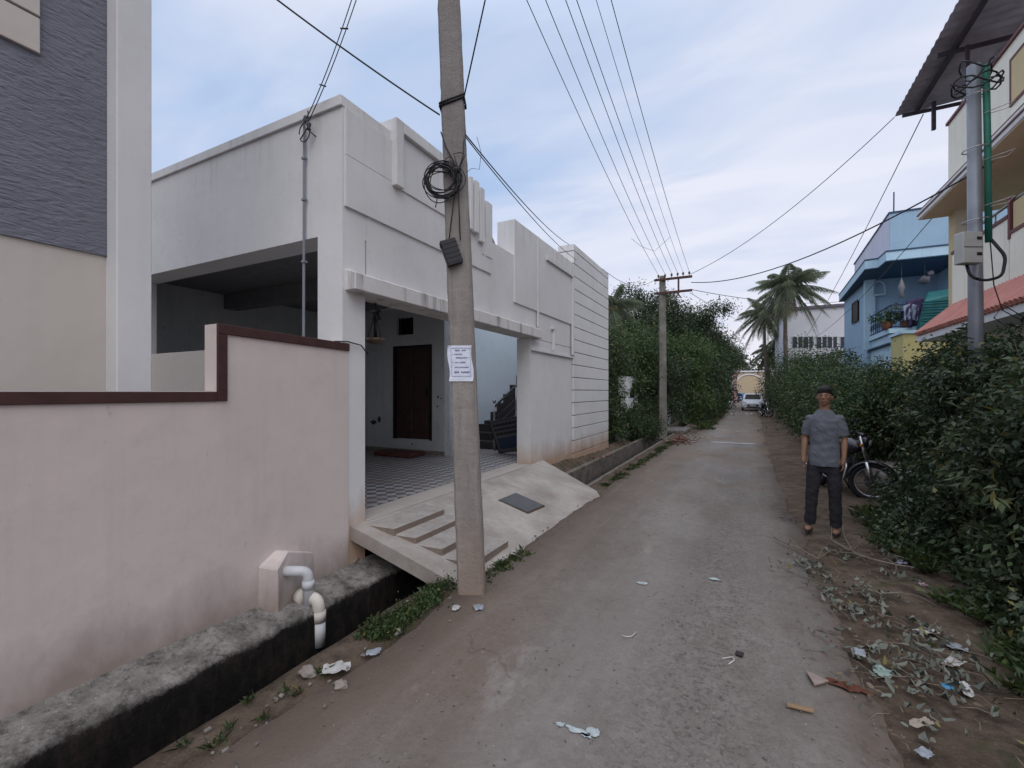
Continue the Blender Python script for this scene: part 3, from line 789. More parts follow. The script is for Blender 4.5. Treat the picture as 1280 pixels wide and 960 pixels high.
for j in range(ny+1):
    for i in range(nx+1):
        u = i/nx; v = j/ny
        yl = 3.09+.05*u; yr = 7.72-.55*u
        xo = -1.99+.05*mnoise.noise(Vector((0, v*9, 3)))+.02*mnoise.noise(Vector((0, v*40, 3)))
        if v > .93: xo -= (v-.93)*1.3
        if v < .22: xo -= .05*(1-v/.22)
        x = -3.30+(xo+3.30)*u; y = yl+(yr-yl)*v
        sink = 0
        vs.append((x, y, rz_(u)-sink+.008*mnoise.noise(Vector((x*2, y*2, 0)))+(.012 if u < 1 else -.02)))
nn_ = len(vs)
for x, y, z in list(vs): vs.append((x, y, max(-.10, z-.13)))
W_ = nx+1
for j in range(ny):
    for i in range(nx):
        a = j*W_+i; fs.append((a, a+1, a+W_+1, a+W_)); a += nn_; fs.append((a, a+W_, a+W_+1, a+1))
for i in range(nx):
    a = i; fs.append((a, a+nn_, a+nn_+1, a+1)); a = ny*W_+i; fs.append((a, a+1, a+nn_+1, a+nn_))
for j in range(ny):
    a = j*W_; fs.append((a, a+W_, a+W_+nn_, a+nn_)); a = j*W_+nx; fs.append((a, a+nn_, a+W_+nn_, a+W_))
rp.add(vs, fs); o = rp.build('slab', M_ramp, RP); o.data.polygons.foreach_set('use_smooth', [True]*len(o.data.polygons))
try:
    bm = bmesh.new(); bm.from_mesh(o.data)
    for e in bm.edges:
        if len(e.link_faces) == 2 and e.calc_face_angle(0) > .7: e.smooth = False
    bm.to_mesh(o.data); bm.free()
except Exception: pass
M_step = rough_concrete('step_cement', (.32,.29,.27), (.41,.38,.355), (.18,.15,.13), 4, .4, bump=.5)
def soil_risers(m, c2):
    """muddy brown splash on the upright faces of the steps"""
    nt = m.node_tree; N, L = nt.nodes, nt.links; P = N['Principled BSDF']
    src = P.inputs['Base Color'].links[0].from_socket
    g = N.new('ShaderNodeNewGeometry'); sp = N.new('ShaderNodeSeparateXYZ'); L.new(g.outputs['True Normal'], sp.inputs[0])
    f = _map(N, L, sp.outputs[2], .35, .6, .85, 0)
    L.new(_mix(N, L, f, src, c2), P.inputs['Base Color'])
soil_risers(M_step, (.21, .16, .13))
for (x0, x1, zt, ya, yb) in ((-3.262, -2.93, .372, 3.24, 4.13), (-3.00, -2.72, .300, 3.30, 4.14), (-2.78, -2.45, .228, 3.34, 4.12), (-2.52, -2.13, .145, 3.36, 4.12)):
    s_ = MB()
    s_.add([(x0, ya, zt), (x1, ya+.04, zt-.008), (x1, yb-.03, zt-.008), (x0, yb, zt), (x0, ya+.015, zt-.16), (x1-.01, ya+.05, zt-.17), (x1-.01, yb-.04, zt-.17), (x0, yb-.01, zt-.16)],
           [(0,1,2,3), (4,7,6,5), (0,4,5,1), (1,5,6,2), (2,6,7,3), (3,7,4,0)])
    s_.build('step', M_step, RP, bevel=.010)
# dark inspection plate set in the slope
def rampz(x): u = (x+3.30)/1.33; return rz_(max(0, u))+.012
def on_ramp(px_, py_):
    z = .2
    for _ in range(12):
        D_ = (EYE-z)*FPX/(py_-HOR); dx_ = (px_-640)/FPX; x_ = D_*(-_s+dx_*_c); y_ = D_*(_c+dx_*_s); z = .5*z+.5*rampz(min(-1.98, max(-3.29, x_)))
    return (x_, y_)
gp = [on_ramp(623, 626), on_ramp(660, 642), on_ramp(681, 633), on_ramp(645, 617)]
cxg = sum(p[0] for p in gp)/4; cyg = sum(p[1] for p in gp)/4
def pl(sc_, dz, h_):
    q = [(cxg+(x-cxg)*sc_, cyg+(y-cyg)*sc_) for x, y in gp]
    return [(x, y, rampz(x)+dz) for x, y in q], [(x, y, rampz(x)+dz+h_) for x, y in q]
g_ = MB(); b_, t_ = pl(1.0, -.03, .042); g_.hexa(b_, t_); g_.build('plate_frame', M_dirt, RP)
g_ = MB(); b_, t_ = pl(.93, -.02, .037); g_.hexa(b_, t_); g_.build('cover_plate', simple('grey_slate', (.085, .09, .098), .6, var=.15, bump=.3, bscale=30), RP)

# ---------------------------------------------------------------- near electric pole
def pole_mat():
    m, nt, N, L, P = _new('weathered_pole_cement')
    p = _pos(N)
    a = _map(N, L, _noise(N, L, _scale(N, L, p, (3, 3, .7)), 1.5, 7, .65), .35, .65)
    c = _mix(N, L, a, (.22, .195, .18), (.31, .28, .26))
    b = _map(N, L, _noise(N, L, _scale(N, L, p, (26, 26, 1.2)), 1, 6, .7), .52, .75, 0, .5)
    c = _mix(N, L, b, c, (.11, .095, .09))
    sp = N.new('ShaderNodeSeparateXYZ'); L.new(p, sp.inputs[0])
    h = _math(N, L, 'ADD', sp.outputs[2], _math(N, L, 'MULTIPLY', _noise(N, L, p, 5, 6), .8))
    c = _mix(N, L, _map(N, L, h, .3, 1.15, .6, 0), c, (.24, .16, .11))
    c = _mix(N, L, _map(N, L, h, 2.6, 4.2, 0, .45), c, (.14, .135, .14))
    L.new(c, P.inputs['Base Color']); P.inputs['Roughness'].default_value = .9
    b1 = _bump(N, L, _noise(N, L, p, 9, 7, .7), P, .55, .03); _bump(N, L, _noise(N, L, p, 70, 4, .7), P, .6, .006, b1)
    return m
M_pole = pole_mat()
EP = empty('utility_pole', (-1.96, 3.10, 0), 'tall leaning rectangular concrete power pole beside the steps, with a paper notice', 'utility pole')
def paxis(z): return Vector((-1.955-.0345*z, 3.11-.018*z, z))
vs = []; fs = []; NZ = 120
ca = R(25)
for i in range(NZ+1):
    z = -.15+8.0*i/NZ; c_ = paxis(z)
    hw = .108-.0046*z; hd_ = .080-.003*z; ch = .016
    prof = [(-hw, -hd_+ch), (-hw+ch, -hd_), (hw-ch, -hd_), (hw, -hd_+ch), (hw, hd_-ch), (hw-ch, hd_), (-hw+ch, hd_), (-hw, hd_-ch)]
    for k, (x, y) in enumerate(prof):
        j = mnoise.noise(Vector((k*3.1, z*7, 2)))*.004+mnoise.noise(Vector((k*1.7, z*30, 2)))*.0035
        x += j; y += j
        vs.append((c_.x+x*math.cos(ca)-y*math.sin(ca), c_.y+x*math.sin(ca)+y*math.cos(ca), z))
for i in range(NZ):
    for k in range(8): fs.append((i*8+k, i*8+(k+1) % 8, (i+1)*8+(k+1) % 8, (i+1)*8+k))
fs.append(tuple(range(NZ*8, NZ*8+8)))
MB().add(vs, fs).build('pole', M_pole, EP)
M_rust = simple('painted_angle_iron', (.07, .035, .03), .7, var=.3)
M_porc = simple('porcelain', (.10, .06, .045), .3)
ARMZ = (7.35, 6.95)
for zz_ in ARMZ:
    a = MB(); a.box(-2.80, -1.42, 2.84, 2.90, zz_, zz_+.06); a.build('cross_arm', M_rust, EP)
def insul(mb, c, s_=1.0):
    mb.lathe([(0, 0), (.012*s_, 0), (.012*s_, .05*s_), (.04*s_, .06*s_), (.03*s_, .09*s_), (.045*s_, .11*s_), (.02*s_, .15*s_), (0, .16*s_)], c, 10)
NX = [-2.62, -2.38, -2.12, -2.00, -1.74, -1.56]
for i, x in enumerate(NX):
    a = MB(); insul(a, (x, 2.87, ARMZ[0]+.06)); a.build('insulator', M_porc, EP, smooth=True)
# band, notice, splice box, coil
def ring_at(z, r_, grow=.006):
    c_ = paxis(z); hw = .108-.0046*z+grow; hd_ = .080-.003*z+grow
    pts = []
    for k, (x, y) in enumerate([(-hw, -hd_), (0, -hd_-.003), (hw, -hd_), (hw, hd_), (-hw, hd_), (-hw, -hd_)]):
        pts.append((c_.x+x*math.cos(ca)-y*math.sin(ca), c_.y+x*math.sin(ca)+y*math.cos(ca), z+(.035*(x/hw))))
    mb = MB(); mb.tube(pts, r_, 8); return mb
for z in (3.965, 3.985): ring_at(z, .009).build('band', M_cable, EP, smooth=True)
def on_pole(u, z, out=.0):
    """point on the camera-side face, u across it"""
    c_ = paxis(z); hd_ = .080-.003*z+out
    return Vector((c_.x+u*math.cos(ca)+hd_*math.sin(ca), c_.y+u*math.sin(ca)-hd_*math.cos(ca), z))
M_paper = simple('white_paper', (.66, .69, .80), .7, var=.03)
M_ink = simple('blue_ink', (.06, .08, .22), .6)
nt_ = MB(); vs = []; fs = []
for i in range(7):
    for j in range(9):
        u = -.105+.19*i/6+.008*math.sin(j*.8); z = 1.735+.285*j/8
        vs.append(on_pole(u, z, .004+(.010 if i in (0, 6) and j in (0, 8) else 0)+.002*math.sin(i*2+j)))
n0 = len(vs)
for i in range(6):
    for j in range(8): fs.append((i*9+j, (i+1)*9+j, (i+1)*9+j+1, i*9+j+1))
nt_.add(vs, fs)
NP = nt_.build('paper_notice', M_paper, None)
tag(NP, 'white paper notice with lines of blue print pasted on the near concrete pole', 'notice')
so = NP.modifiers.new('thick', 'SOLIDIFY'); so.thickness = .001
ik = MB(); rnd = random.Random(11)
def bar(u0, u1, z0, z1):
    ik.hexa([on_pole(u0, z0, .0062), on_pole(u1, z0, .0062), on_pole(u1, z0, .0080), on_pole(u0, z0, .0080)],
            [on_pole(u0, z1, .0062), on_pole(u1, z1, .0062), on_pole(u1, z1, .0080), on_pole(u0, z1, .0080)])
for (z, u0, u1, h_, bul) in ((1.975, -.05, .035, .013, 0), (1.945, -.055, .005, .011, 1), (1.917, -.045, .055, .011, 0), (1.880, -.055, .030, .011, 1), (1.842, -.055, .055, .010, 0), (1.800, -.060, .060, .017, 0)):
    u = u0
    while u < u1:
        w_ = rnd.uniform(.004, .009)
        if rnd.random() > .12: bar(u, u+w_*.75, z+rnd.uniform(0, .002), z+h_*rnd.uniform(.7, 1))
        u += w_+.0015
    if bul: bar(u0-.018, u0-.012, z+.003, z+.008)
for (a_, b_) in (((-.082, 1.775), (.070, 1.777)), ((-.082, 1.998), (.070, 2.0))): bar(a_[0], b_[0], a_[1], b_[1])
bar(-.083, -.0815, 1.775, 2.0); bar(.069, .0705, 1.775, 2.0)
ik.build('print', M_ink, NP)
# splice box
def local(c, rz, ry=0): return Matrix.Translation(c) @ Matrix.Rotation(rz, 4, 'Z') @ Matrix.Rotation(ry, 4, 'Y')
cb = on_pole(-.045, 2.75, .035)
T = local(cb, ca+.3, R(-20))
j = MB(); j.box(-.062, .062, -.034, .034, -.10, .10, T)
for k in range(5): j.box(-.064, .064, -.0365, -.030, -.085+.037*k, -.068+.037*k, T)
j.box(-.068, -.062, -.02, .02, .05, .08, T)
SB = j.build('splice_box', simple('black_plastic', (.022, .022, .026), .5), None, bevel=.004)
tag(SB, 'small black ribbed cable splice box hung tilted on the near pole', 'box')
# coil of cable
rnd = random.Random(4); cl = MB()
kc = on_pole(-.055, 3.32, .03); knot = on_pole(.035, 3.40, .03)
ux = Vector((math.cos(ca), math.sin(ca), 0)); uo = Vector((math.sin(ca), -math.cos(ca), 0))
for k in range(15):
    rx, rz2 = rnd.uniform(.10, .17), rnd.uniform(.09, .15); ox, oz = rnd.uniform(-.06, -.01), rnd.uniform(-.045, .02); ph = rnd.uniform(-.25, .25)
    pts = []
    for i in range(33):
        a = 2*math.pi*i/32
        x = ox+rx*math.cos(a); z = oz+rz2*math.sin(a)
        pts.append(kc+ux*(x*math.cos(ph)-z*math.sin(ph))+Vector((0, 0, x*math.sin(ph)+z*math.cos(ph)))+uo*(.01*k/3+.012*math.sin(a*2+k)))
    cl.tube(pts, .0042, 6)
for k in range(5):
    a0 = rnd.uniform(1.2, 3.4); l = rnd.uniform(.07, .14)
    d1 = ux*math.cos(a0)*l+Vector((0, 0, math.sin(a0)*l)); d2 = ux*math.cos(a0-.7)*l+Vector((0, 0, math.sin(a0-.7)*l))
    cl.tube([knot, knot+d1*.6, knot+d1, knot+(d1+d2)*.55, knot+d2, knot+d2*.4, knot], .0035, 6)
cl.tube([knot-ux*.06+uo*.01, knot-ux*.02+uo*.02, knot+ux*.02+uo*.01], .02, 8)
for e in (on_pole(-.06, 2.85, .03), on_pole(.03, 2.85, .03)): cl.tube([knot, knot.lerp(e, .5)-Vector((.004, 0, 0)), e], .0045, 6)
cl.tube([on_pole(-.095, 3.72, .01), on_pole(-.06, 3.6, .012), knot], .005, 6)
cl.tube([on_pole(.09, 3.66, .01), on_pole(.075, 3.52, .012), knot], .0045, 6)
cl.tube([kc-ux*.08-Vector((0,0,.12)), kc-ux*.085-Vector((0,0,.17)), kc-ux*.095-Vector((0,0,.21))], .004, 6)
CL = cl.build('cable_coil', M_cable, None, smooth=True); tag(CL, 'looped coil of thin black cable tied high on the near pole', 'cable')

# ---------------------------------------------------------------- second electric pole
P2R = empty('utility_pole', (-2.67, 17.6, 0), 'smaller square concrete power pole with two cross arms among the left-hand trees', 'utility pole')
mb = MB(); T = Matrix.Translation((-2.67, 17.6, 0)) @ Matrix.Rotation(R(20), 4, 'Z')
b_ = [T @ Vector(v) for v in ((-.15, -.12, -.1), (.15, -.12, -.1), (.15, .12, -.1), (-.15, .12, -.1))]; t_ = [T @ Vector(v) for v in ((-.10, -.08, 6.0), (.10, -.08, 6.0), (.10, .08, 6.0), (-.10, .08, 6.0))]
mb.hexa(b_, t_)
mb.build('pole', simple('mossy_pole_cement', (.15, .15, .125), .9, var=.3, scale=3, bump=.5, bscale=30, c2=(.24,.22,.20)), P2R, bevel=.012)
for zz_ in (5.80, 5.30):
    a = MB(); a.box(-2.95, -1.62, 17.46, 17.53, zz_, zz_+.08); a.build('cross_arm', M_rust, P2R)
a = MB(); a.box(-2.12, -2.06, 17.47, 17.52, 5.3, 5.8); a.tube([(-2.05, 17.45, 5.3), (-2.25, 17.45, 5.05)], .02, 6); a.tube([(-2.15, 17.45, 5.3), (-1.98, 17.45, 5.08)], .02, 6); a.tube([(-2.6, 17.45, 5.3), (-2.3, 17.45, 4.6)], .012, 6)
a.build('brace', M_rust, P2R)
FX_ = [-2.80, -2.56, -2.33, -2.12, -1.93, -1.72]
for x in FX_:
    a = MB(); insul(a, (x, 17.49, 5.88), 1.0); a.build('insulator', M_porc, P2R, smooth=True)

# ---------------------------------------------------------------- overhead lines
ordw = ['leftmost', 'second from the left', 'third from the left', 'fourth from the left', 'fifth from the left', 'rightmost']
def wire(pts, label, r_=.006, group='overhead wires', name='overhead_wire', extra=None):
    mb = MB(); mb.tube(pts, r_, 5)
    if extra: mb.v and [mb.tube(e, r_, 5) for e in extra]
    return tag(mb.build(name, M_cable, None, smooth=True), label, 'wire', group)
for i in range(6):
    wire(sag((NX[i], 2.87, ARMZ[0]+.17), (FX_[i], 17.49, 6.03), .28), 'thin power line, %s of the six along the road' % ordw[i], .006 if i != 4 else .0045)
pa = atD(790, 296, 14.5); pb_ = atD(818, 314, 14.5); pc = atD(838, 296, 14.5)
wire([atD(789, 298, 14.2), pa.lerp(pb_, .4)-Vector((0,0,.12)), pb_, pc], 'short slack jumper wire looped below the road power lines', .005)
ptop = Vector((-2.22, 2.93, 7.3)); s0 = Vector((p1.x+.11, 2.90, p1.z+.02))
tw1 = sag(s0, ptop, .33); tw2 = sag(s0+Vector((.03, 0, -.03)), ptop+Vector((.10, 0, 0)), .33)
mb = MB(); mb.tube(tw1, .0045, 5); mb.tube(tw2, .0045, 5)
for k in (3, 7, 11): mb.tube([tw1[k]-Vector((.02, 0, -.008)), tw2[k]+Vector((.02, 0, -.008))], .007, 5)
tag(mb.build('service_wire', M_cable, None, smooth=True), 'twin service wires with small spacers from the near pole to the white house corner', 'wire', 'overhead wires')
e = on_pole(.10, 4.0)
wire([e, Vector((-1.62, 3.0, 5.2)), Vector((-1.45, 2.92, 7.3))], 'single dark stay wire rising from the band on the near pole', .006)
wire(sag(atD(250, -75, 3.0), on_pole(-.10, 3.86), .03), 'dark cable slanting across the sky above the white house to the near pole', .0065)
g0 = on_pole(.10, 3.70)
wire(sag(g0, Vector((-3.40, 9.42, 4.90)), .10), 'upper of two cables from near pole to grooved parapet end', .006)
wire(sag(g0-Vector((0,0,.02)), Vector((-3.24, 9.42, 4.55)), .10), 'lower of two cables from near pole to grooved parapet end', .005)
wire([on_pole(.1, 3.4), on_pole(.14, 3.43), on_pole(.20, 3.42), on_pole(.22, 3.55), on_pole(.19, 3.68)], 'loose curl of thin wire sticking out from the near pole', .002)
tp = Vector((-1.68, 17.47, 5.92))
wire(sag(tp, (2.93, 12.45, 7.60), .35), 'long service wire from the second pole to the metal roof corner on the right', .009)
wire(sag((-1.65, 17.47, 5.62), atX(1282, 178, 3.5), .55), 'thick dark cable from the second pole to the cream house balcony', .014)
wire(sag((-1.65, 17.47, 5.36), atX(1050, 377, 5.0), .25), 'lower twisted cable from the second pole towards the blue house', .012)
wire(sag((-1.7, 17.47, 5.25), atX(948, 410, 2.9), .3), 'lowest cable from the second pole towards the palm', .009)
wire(sag((-2.85, 17.47, 5.9), atX(753, 336, -3.4), .35), 'slack wire from the second pole to the far corner of the white house', .007)
wire(sag(atX(1154, 143, 3.0), atD(1000, 432, 30), .3), 'thin wire falling from the metal roof past the blue house', .009)
wire(sag(atX(1196, 236, 3.3), atD(1004, 428, 29), .5), 'thin slack wire passing in front of the blue house parapet', .008)
# ---------------------------------------------------------------- cream house on the right
M_cream = plaster('cream_wall_paint', (.80, .78, .68), .05, .15, (.25,.23,.2), blot=.08)
M_ochre = plaster('ochre_paint', (.58, .47, .28), .06, .1)
M_trimb = simple('maroon_trim', (.13, .045, .045), .6)
M_tile = simple('pink_roof_tile', (.52, .20, .17), .7, var=.15, scale=4, c2=(.60,.27,.22))
M_whitep = plaster('white_trim_paint', (.68, .69, .70), .05, .2)
M_sheet = simple('weathered_metal_sheet', (.31, .28, .32), .6, var=.25, scale=3)
CH = empty('cream_house', (5, 8, 0), 'cream house with pink tiled awning and a metal sheet roof over its terrace', 'house')
wl = MB(); wl.box(3.56, 9.5, 3.2, 11.6, 0, 3.27); wl.box(4.9, 9.5, 3.2, 11.58, 3.27, 5.05); wl.box(3.55, 3.9, 11.28, 11.6, 3.28, 5.05)
wl.build('wall', M_cream, CH)
bp = MB(); bp.box(3.50, 3.62, 9.26, 11.28, 3.27, 4.22); bp.box(3.50, 3.62, 3.2, 9.24, 3.27, 4.0)
bp.build('balcony_parapet', M_cream, CH)
MB().box(3.52, 3.60, 3.3, 9.19, 4.011, 4.42).build('parapet_panel', M_ochre, CH)
cpg = MB(); cpg.box(3.48, 3.64, 9.26, 11.28, 4.221, 4.27); cpg.box(3.485, 3.635, 9.20, 9.26, 3.9, 4.50); cpg.box(3.485, 3.635, 3.2, 9.20, 3.96, 4.01)
cpg.build('coping', M_trimb, CH)
hr = MB(); hr.tube([(3.55, 11.28, 4.45), (3.55, 9.66, 4.45), (3.55, 3.2, 4.62)], .022, 8)
for y in (11.0, 10.4, 9.8, 9.0, 8.2): hr.tube([(3.55, y, 4.25), (3.55, y, 4.46)], .014, 6)
hr.build('handrail', M_steel, CH, smooth=True)
MB().box(3.547, 3.549, 11.28, 11.6, 3.28, 5.05).build('pilaster_face', M_ochre, CH)
rp_ = MB(); rp_.box(4.88, 4.899, 3.3, 11.5, 3.3, 5.0); rp_.build('inner_wall', M_ochre, CH)
bl = MB(); bl.box(4.87, 4.879, 9.9, 10.6, 3.3, 4.9); bl.build('door', M_dark, CH)
# awning with rolled tiles
aw = MB(); T_ = 0
aw.hexa([(3.02, 3.0, 2.62), (3.56, 3.0, 2.62), (3.56, 11.6, 2.62), (3.02, 11.4, 2.62)], [(3.02, 3.0, 2.735), (3.56, 3.0, 3.25), (3.56, 11.6, 3.25), (3.02, 11.4, 2.735)])
aw.build('awning', M_whitep, CH)
tl = MB(); y = 3.0
while y < 11.25:
    e_ = (y-3)/8.6
    tl.tube([(2.98, y+.08, 2.755), (3.54, y+.10, 3.275)], .050, 8); y += .115
tl.hexa([(2.985, 3.0, 2.742), (3.55, 3.0, 3.262), (3.55, 11.6, 3.262), (2.985, 11.4, 2.742)], [(2.98, 3.0, 2.775), (3.55, 3.0, 3.295), (3.55, 11.6, 3.295), (2.98, 11.4, 2.775)])
tl.build('roof_tiles', M_tile, CH, smooth=False)
sl = MB(); sl.box(3.10, 9.6, 3.0, 11.65, 5.06, 5.22); sl.box(3.15, 9.6, 3.0, 11.62, 5.222, 5.30)
sl.build('roof_slab', M_whitep, CH, bevel=.01)
so_ = MB(); so_.box(3.12, 9.5, 3.0, 11.6, 5.045, 5.058); so_.build('soffit', plaster('tan_soffit_paint', (.72, .62, .46), .05, .1), CH)
ln = MB(); ln.box(3.085, 3.099, 3.0, 11.65, 5.13, 5.155); ln.box(3.14, 3.149, 3.0, 11.62, 5.26, 5.28); ln.build('trim_line', M_trimb, CH)
tp_ = MB(); tp_.box(3.30, 3.42, 3.0, 10.8, 5.30, 6.45); tp_.box(3.42, 9.5, 10.68, 10.8, 5.30, 6.45); tp_.build('terrace_parapet', M_cream, CH)
tc_ = MB(); tc_.box(3.27, 3.45, 2.98, 10.83, 6.451, 6.50); tc_.box(3.45, 9.5, 10.65, 10.83, 6.451, 6.50)
for (ya, yb) in ((7.2, 8.68), (5.0, 6.5)):
    tc_.box(3.285, 3.299, ya, yb, 6.20, 6.24); tc_.box(3.285, 3.299, ya, yb, 5.58, 5.62); tc_.box(3.285, 3.299, ya, ya+.04, 5.62, 6.20); tc_.box(3.285, 3.299, yb-.04, yb, 5.62, 6.20)
tc_.build('trim', M_trimb, CH)
for (ya, yb) in ((7.2, 8.68), (5.0, 6.5)): MB().box(3.290, 3.2995, ya+.04, yb-.04, 5.62, 6.20).build('parapet_panel', M_ochre, CH)
# corrugated terrace roof
vs = []; fs = []; ny = 330
for j in range(ny+1):
    y = 2.5+9.93*j/ny; dz = .014*math.sin(j*.95)
    for k, x in enumerate((2.93, 4.2, 6.5)):
        vs.append((x, y, 7.62+.10*k*.6+dz)); 
for j in range(ny):
    for k in range(2): fs.append((j*3+k, j*3+k+1, (j+1)*3+k+1, (j+1)*3+k))
sr = MB().add(vs, fs).build('sheet_roof', M_sheet, CH); so = sr.modifiers.new('thick', 'SOLIDIFY'); so.thickness = .012
pf = MB()
for x in (3.25, 4.2, 5.4): pf.box(x-.03, x+.03, 2.6, 12.35, 7.50+(x-2.93)*.04, 7.57+(x-2.93)*.04)
for y in (4.0, 6.2, 8.4, 10.3, 12.2): pf.box(3.0, 6.4, y-.025, y+.025, 7.44, 7.50)
for y in (4.1, 7.2, 10.2): pf.box(3.33, 3.38, y-.025, y+.025, 6.3, 7.46)
pf.box(3.38, 3.44, 11.85, 11.91, 6.9, 7.46)
pf.build('roof_frame', simple('dark_steel_frame', (.05, .04, .055), .6), CH)
def cloth(name, label, mat_, c, w_, h_, seed, ax=1, group=None):
    vs = []; fs = []; nx, nz = 14, 10
    for i in range(nx+1):
        for j in range(nz+1):
            u = (i/nx-.5)*w_; v = -h_*j/nz; o_ = .05*math.sin(i*1.3+seed)*(.3+j/nz)+.02*math.sin(j*1.1+i)
            p_ = [c[0]+o_, c[1]+u*(1-.12*j/nz), c[2]+v-.03*math.cos(i*.5)] if ax == 1 else [c[0]+u*(1-.12*j/nz), c[1]+o_, c[2]+v-.03*math.cos(i*.5)]
            vs.append(p_)
    for i in range(nx):
        for j in range(nz): fs.append((i*(nz+1)+j, (i+1)*(nz+1)+j, (i+1)*(nz+1)+j+1, i*(nz+1)+j+1))
    o = MB().add(vs, fs).build(name, mat_, None, smooth=True); m_ = o.modifiers.new('thick', 'SOLIDIFY'); m_.thickness = .006
    return tag(o, label, 'laundry', group)
q = atX(1243, 45, 3.9); cloth('hanging_cloth', 'orange cloth drying on the terrace under the metal sheet roof', simple('orange_cloth', (.50, .20, .09), .8), (3.9, q.y, 7.35), .75, .85, 1)
q = atX(1274, 25, 3.9); cloth('hanging_cloth', 'blue cloth drying on the terrace at the photo edge', simple('blue_cloth', (.05, .16, .40), .8), (3.9, q.y, 7.35), .55, .9, 2)

# ---------------------------------------------------------------- galvanised service pole
SP = empty('service_pole', (2.1, 6.24, 0), 'galvanised steel service pole with meter box and green pipe rising from the right-hand bushes', 'utility pole')
M_galv = simple('galvanised_steel', (.22, .235, .27), .45, metal=.35, var=.15, scale=5)
mb = MB(); mb.tube([(2.13, 6.24, -.2), (2.115, 6.24, 2.6), (2.10, 6.24, 4.98)], [.062, .058, .053], 20); mb.build('pole', M_galv, SP, smooth=True)
M_green = simple('green_plastic_pipe', (.02, .15, .105), .5, var=.15)
mb = MB(); mb.tube([(2.205, 6.22, 3.16), (2.20, 6.22, 4.0), (2.185, 6.22, 4.95)], .028, 12); mb.build('conduit', M_green, SP, smooth=True)
mb = MB(); T = local(Vector((2.045, 6.12, 3.08)), R(28))
mb.box(-.155, .045, -.07, .03, -.155, .155, T); mb.build('meter_box', simple('pale_box_plastic', (.40, .41, .40), .5, var=.08), SP, bevel=.008)
mb = MB()
for z_ in (.09, -.065): mb.box(-.02, .03, -.074, -.0705, z_-.015, z_+.015, T)
mb.box(-.15, .04, -.0735, -.0705, .0, .006, T)
mb.build('meter_window', M_dark, SP)
mb = MB()
mb.tube(elbow([(2.0, 6.10, 2.93), (2.02, 6.08, 2.80), (2.12, 6.06, 2.74), (2.26, 6.10, 2.78), (2.30, 6.14, 2.98), (2.215, 6.2, 3.18)], .06), .014, 8)
mb.tube([(2.21, 6.2, 3.15), (2.2, 6.1, 2.7), (2.26, 6.1, 2.45), (2.42, 6.1, 2.32), (2.3, 6.1, 2.28), (2.2, 6.1, 2.38), (2.27, 6.1, 2.5), (2.45, 6.1, 2.33)], .005, 6)
rnd = random.Random(8)
mb.build('cable', M_cable, SP, smooth=True); mb = MB()
for k in range(5):
    zc = rnd.uniform(4.72, 4.98); rx = rnd.uniform(.09, .2)
    mb.tube([(2.12+rx*math.cos(a)+rnd.uniform(-.01, .01), 6.22+.10*math.sin(a), zc+.07*math.sin(a*2+k)) for a in [i*math.pi/8 for i in range(17)]], .008, 6)
mb.build('cable', M_cable, SP, smooth=True)
mb = MB()
for z_ in (4.66, 4.12, 3.39): mb = MB(); mb.tube([(2.11+.10*math.cos(a), 6.23+.085*math.sin(a), z_+.01*math.cos(a)) for a in [i*math.pi/10 for i in range(21)]], .006, 6); mb.build('clamp_wire', M_steel, SP, smooth=True)
for z_ in (4.45, 3.98, 3.52): mb = MB(); mb.tube([(2.16, 6.18, z_), (2.30, 6.16, z_+.03), (2.38, 6.17, z_+.06), (2.32, 6.15, z_-.01), (2.2, 6.17, z_-.02)], .004, 6); mb.build('clamp_wire', M_steel, SP, smooth=True)

# ---------------------------------------------------------------- blue house
M_blue = plaster('blue_wall_paint', (.31, .45, .59), .05, .12, (.06,.10,.15))
M_lblue = plaster('pale_blue_paint', (.44, .61, .74), .05, .12, (.10,.15,.2))
M_pblue = plaster('lilac_grey_paint', (.60, .63, .75), .05, .2)
M_dblue = simple('dark_blue_edge', (.03, .07, .13), .6)
BH = empty('blue_house', (6, 22, 0), 'blue house with a jutting flat roof and plants on its railed balcony', 'house')
mb = MB(); mb.box(4.20, 9, 21.3, 25.6, 0, 5.9); mb.box(6.2, 9, 18.7, 21.3, 3.6, 5.9); mb.build('wall', M_blue, BH)
mb = MB(); mb.box(4.30, 9, 18.62, 21.3, 0, 3.55); mb.box(4.10, 4.42, 21.18, 21.34, 3.2, 5.9); mb.build('wall', M_lblue, BH)
mb = MB(); mb.box(4.22, 9.1, 18.52, 21.4, 3.552, 3.70); mb.build('balcony_floor', M_lblue, BH)
mb = MB(); mb.box(4.20, 4.30, 18.50, 21.4, 3.20, 3.25); mb.box(4.2, 9, 18.55, 18.617, 3.20, 3.25); mb.build('trim_line', M_dblue, BH)
foot = [(3.77, 19.42), (4.12, 19.36), (4.14, 18.5), (9.3, 18.55), (9.3, 25.8), (4.03, 25.8)]
MB().prism(foot, 2, 5.90, 6.18).build('roof_slab', M_lblue, BH)
def inset(poly, d): 
    cx_ = sum(p[0] for p in poly)/len(poly); cy_ = sum(p[1] for p in poly)/len(poly)
    return [(cx_+(x-cx_)*(1+d), cy_+(y-cy_)*(1+d)) for x, y in poly]
mb = MB(); mb.prism(inset(foot, .008), 2, 6.181, 6.225); mb.prism(inset(foot, .004), 2, 5.87, 5.899); mb.build('edge_line', M_dblue, BH)
mb = MB(); mb.hexa([(4.25, 18.62, 6.226), (4.40, 18.62, 6.226), (4.68, 25.3, 6.226), (4.53, 25.3, 6.226)], [(4.25, 18.62, 7.44), (4.40, 18.62, 7.44), (4.68, 25.3, 7.44), (4.53, 25.3, 7.44)]); mb.build('parapet', M_pblue, BH)
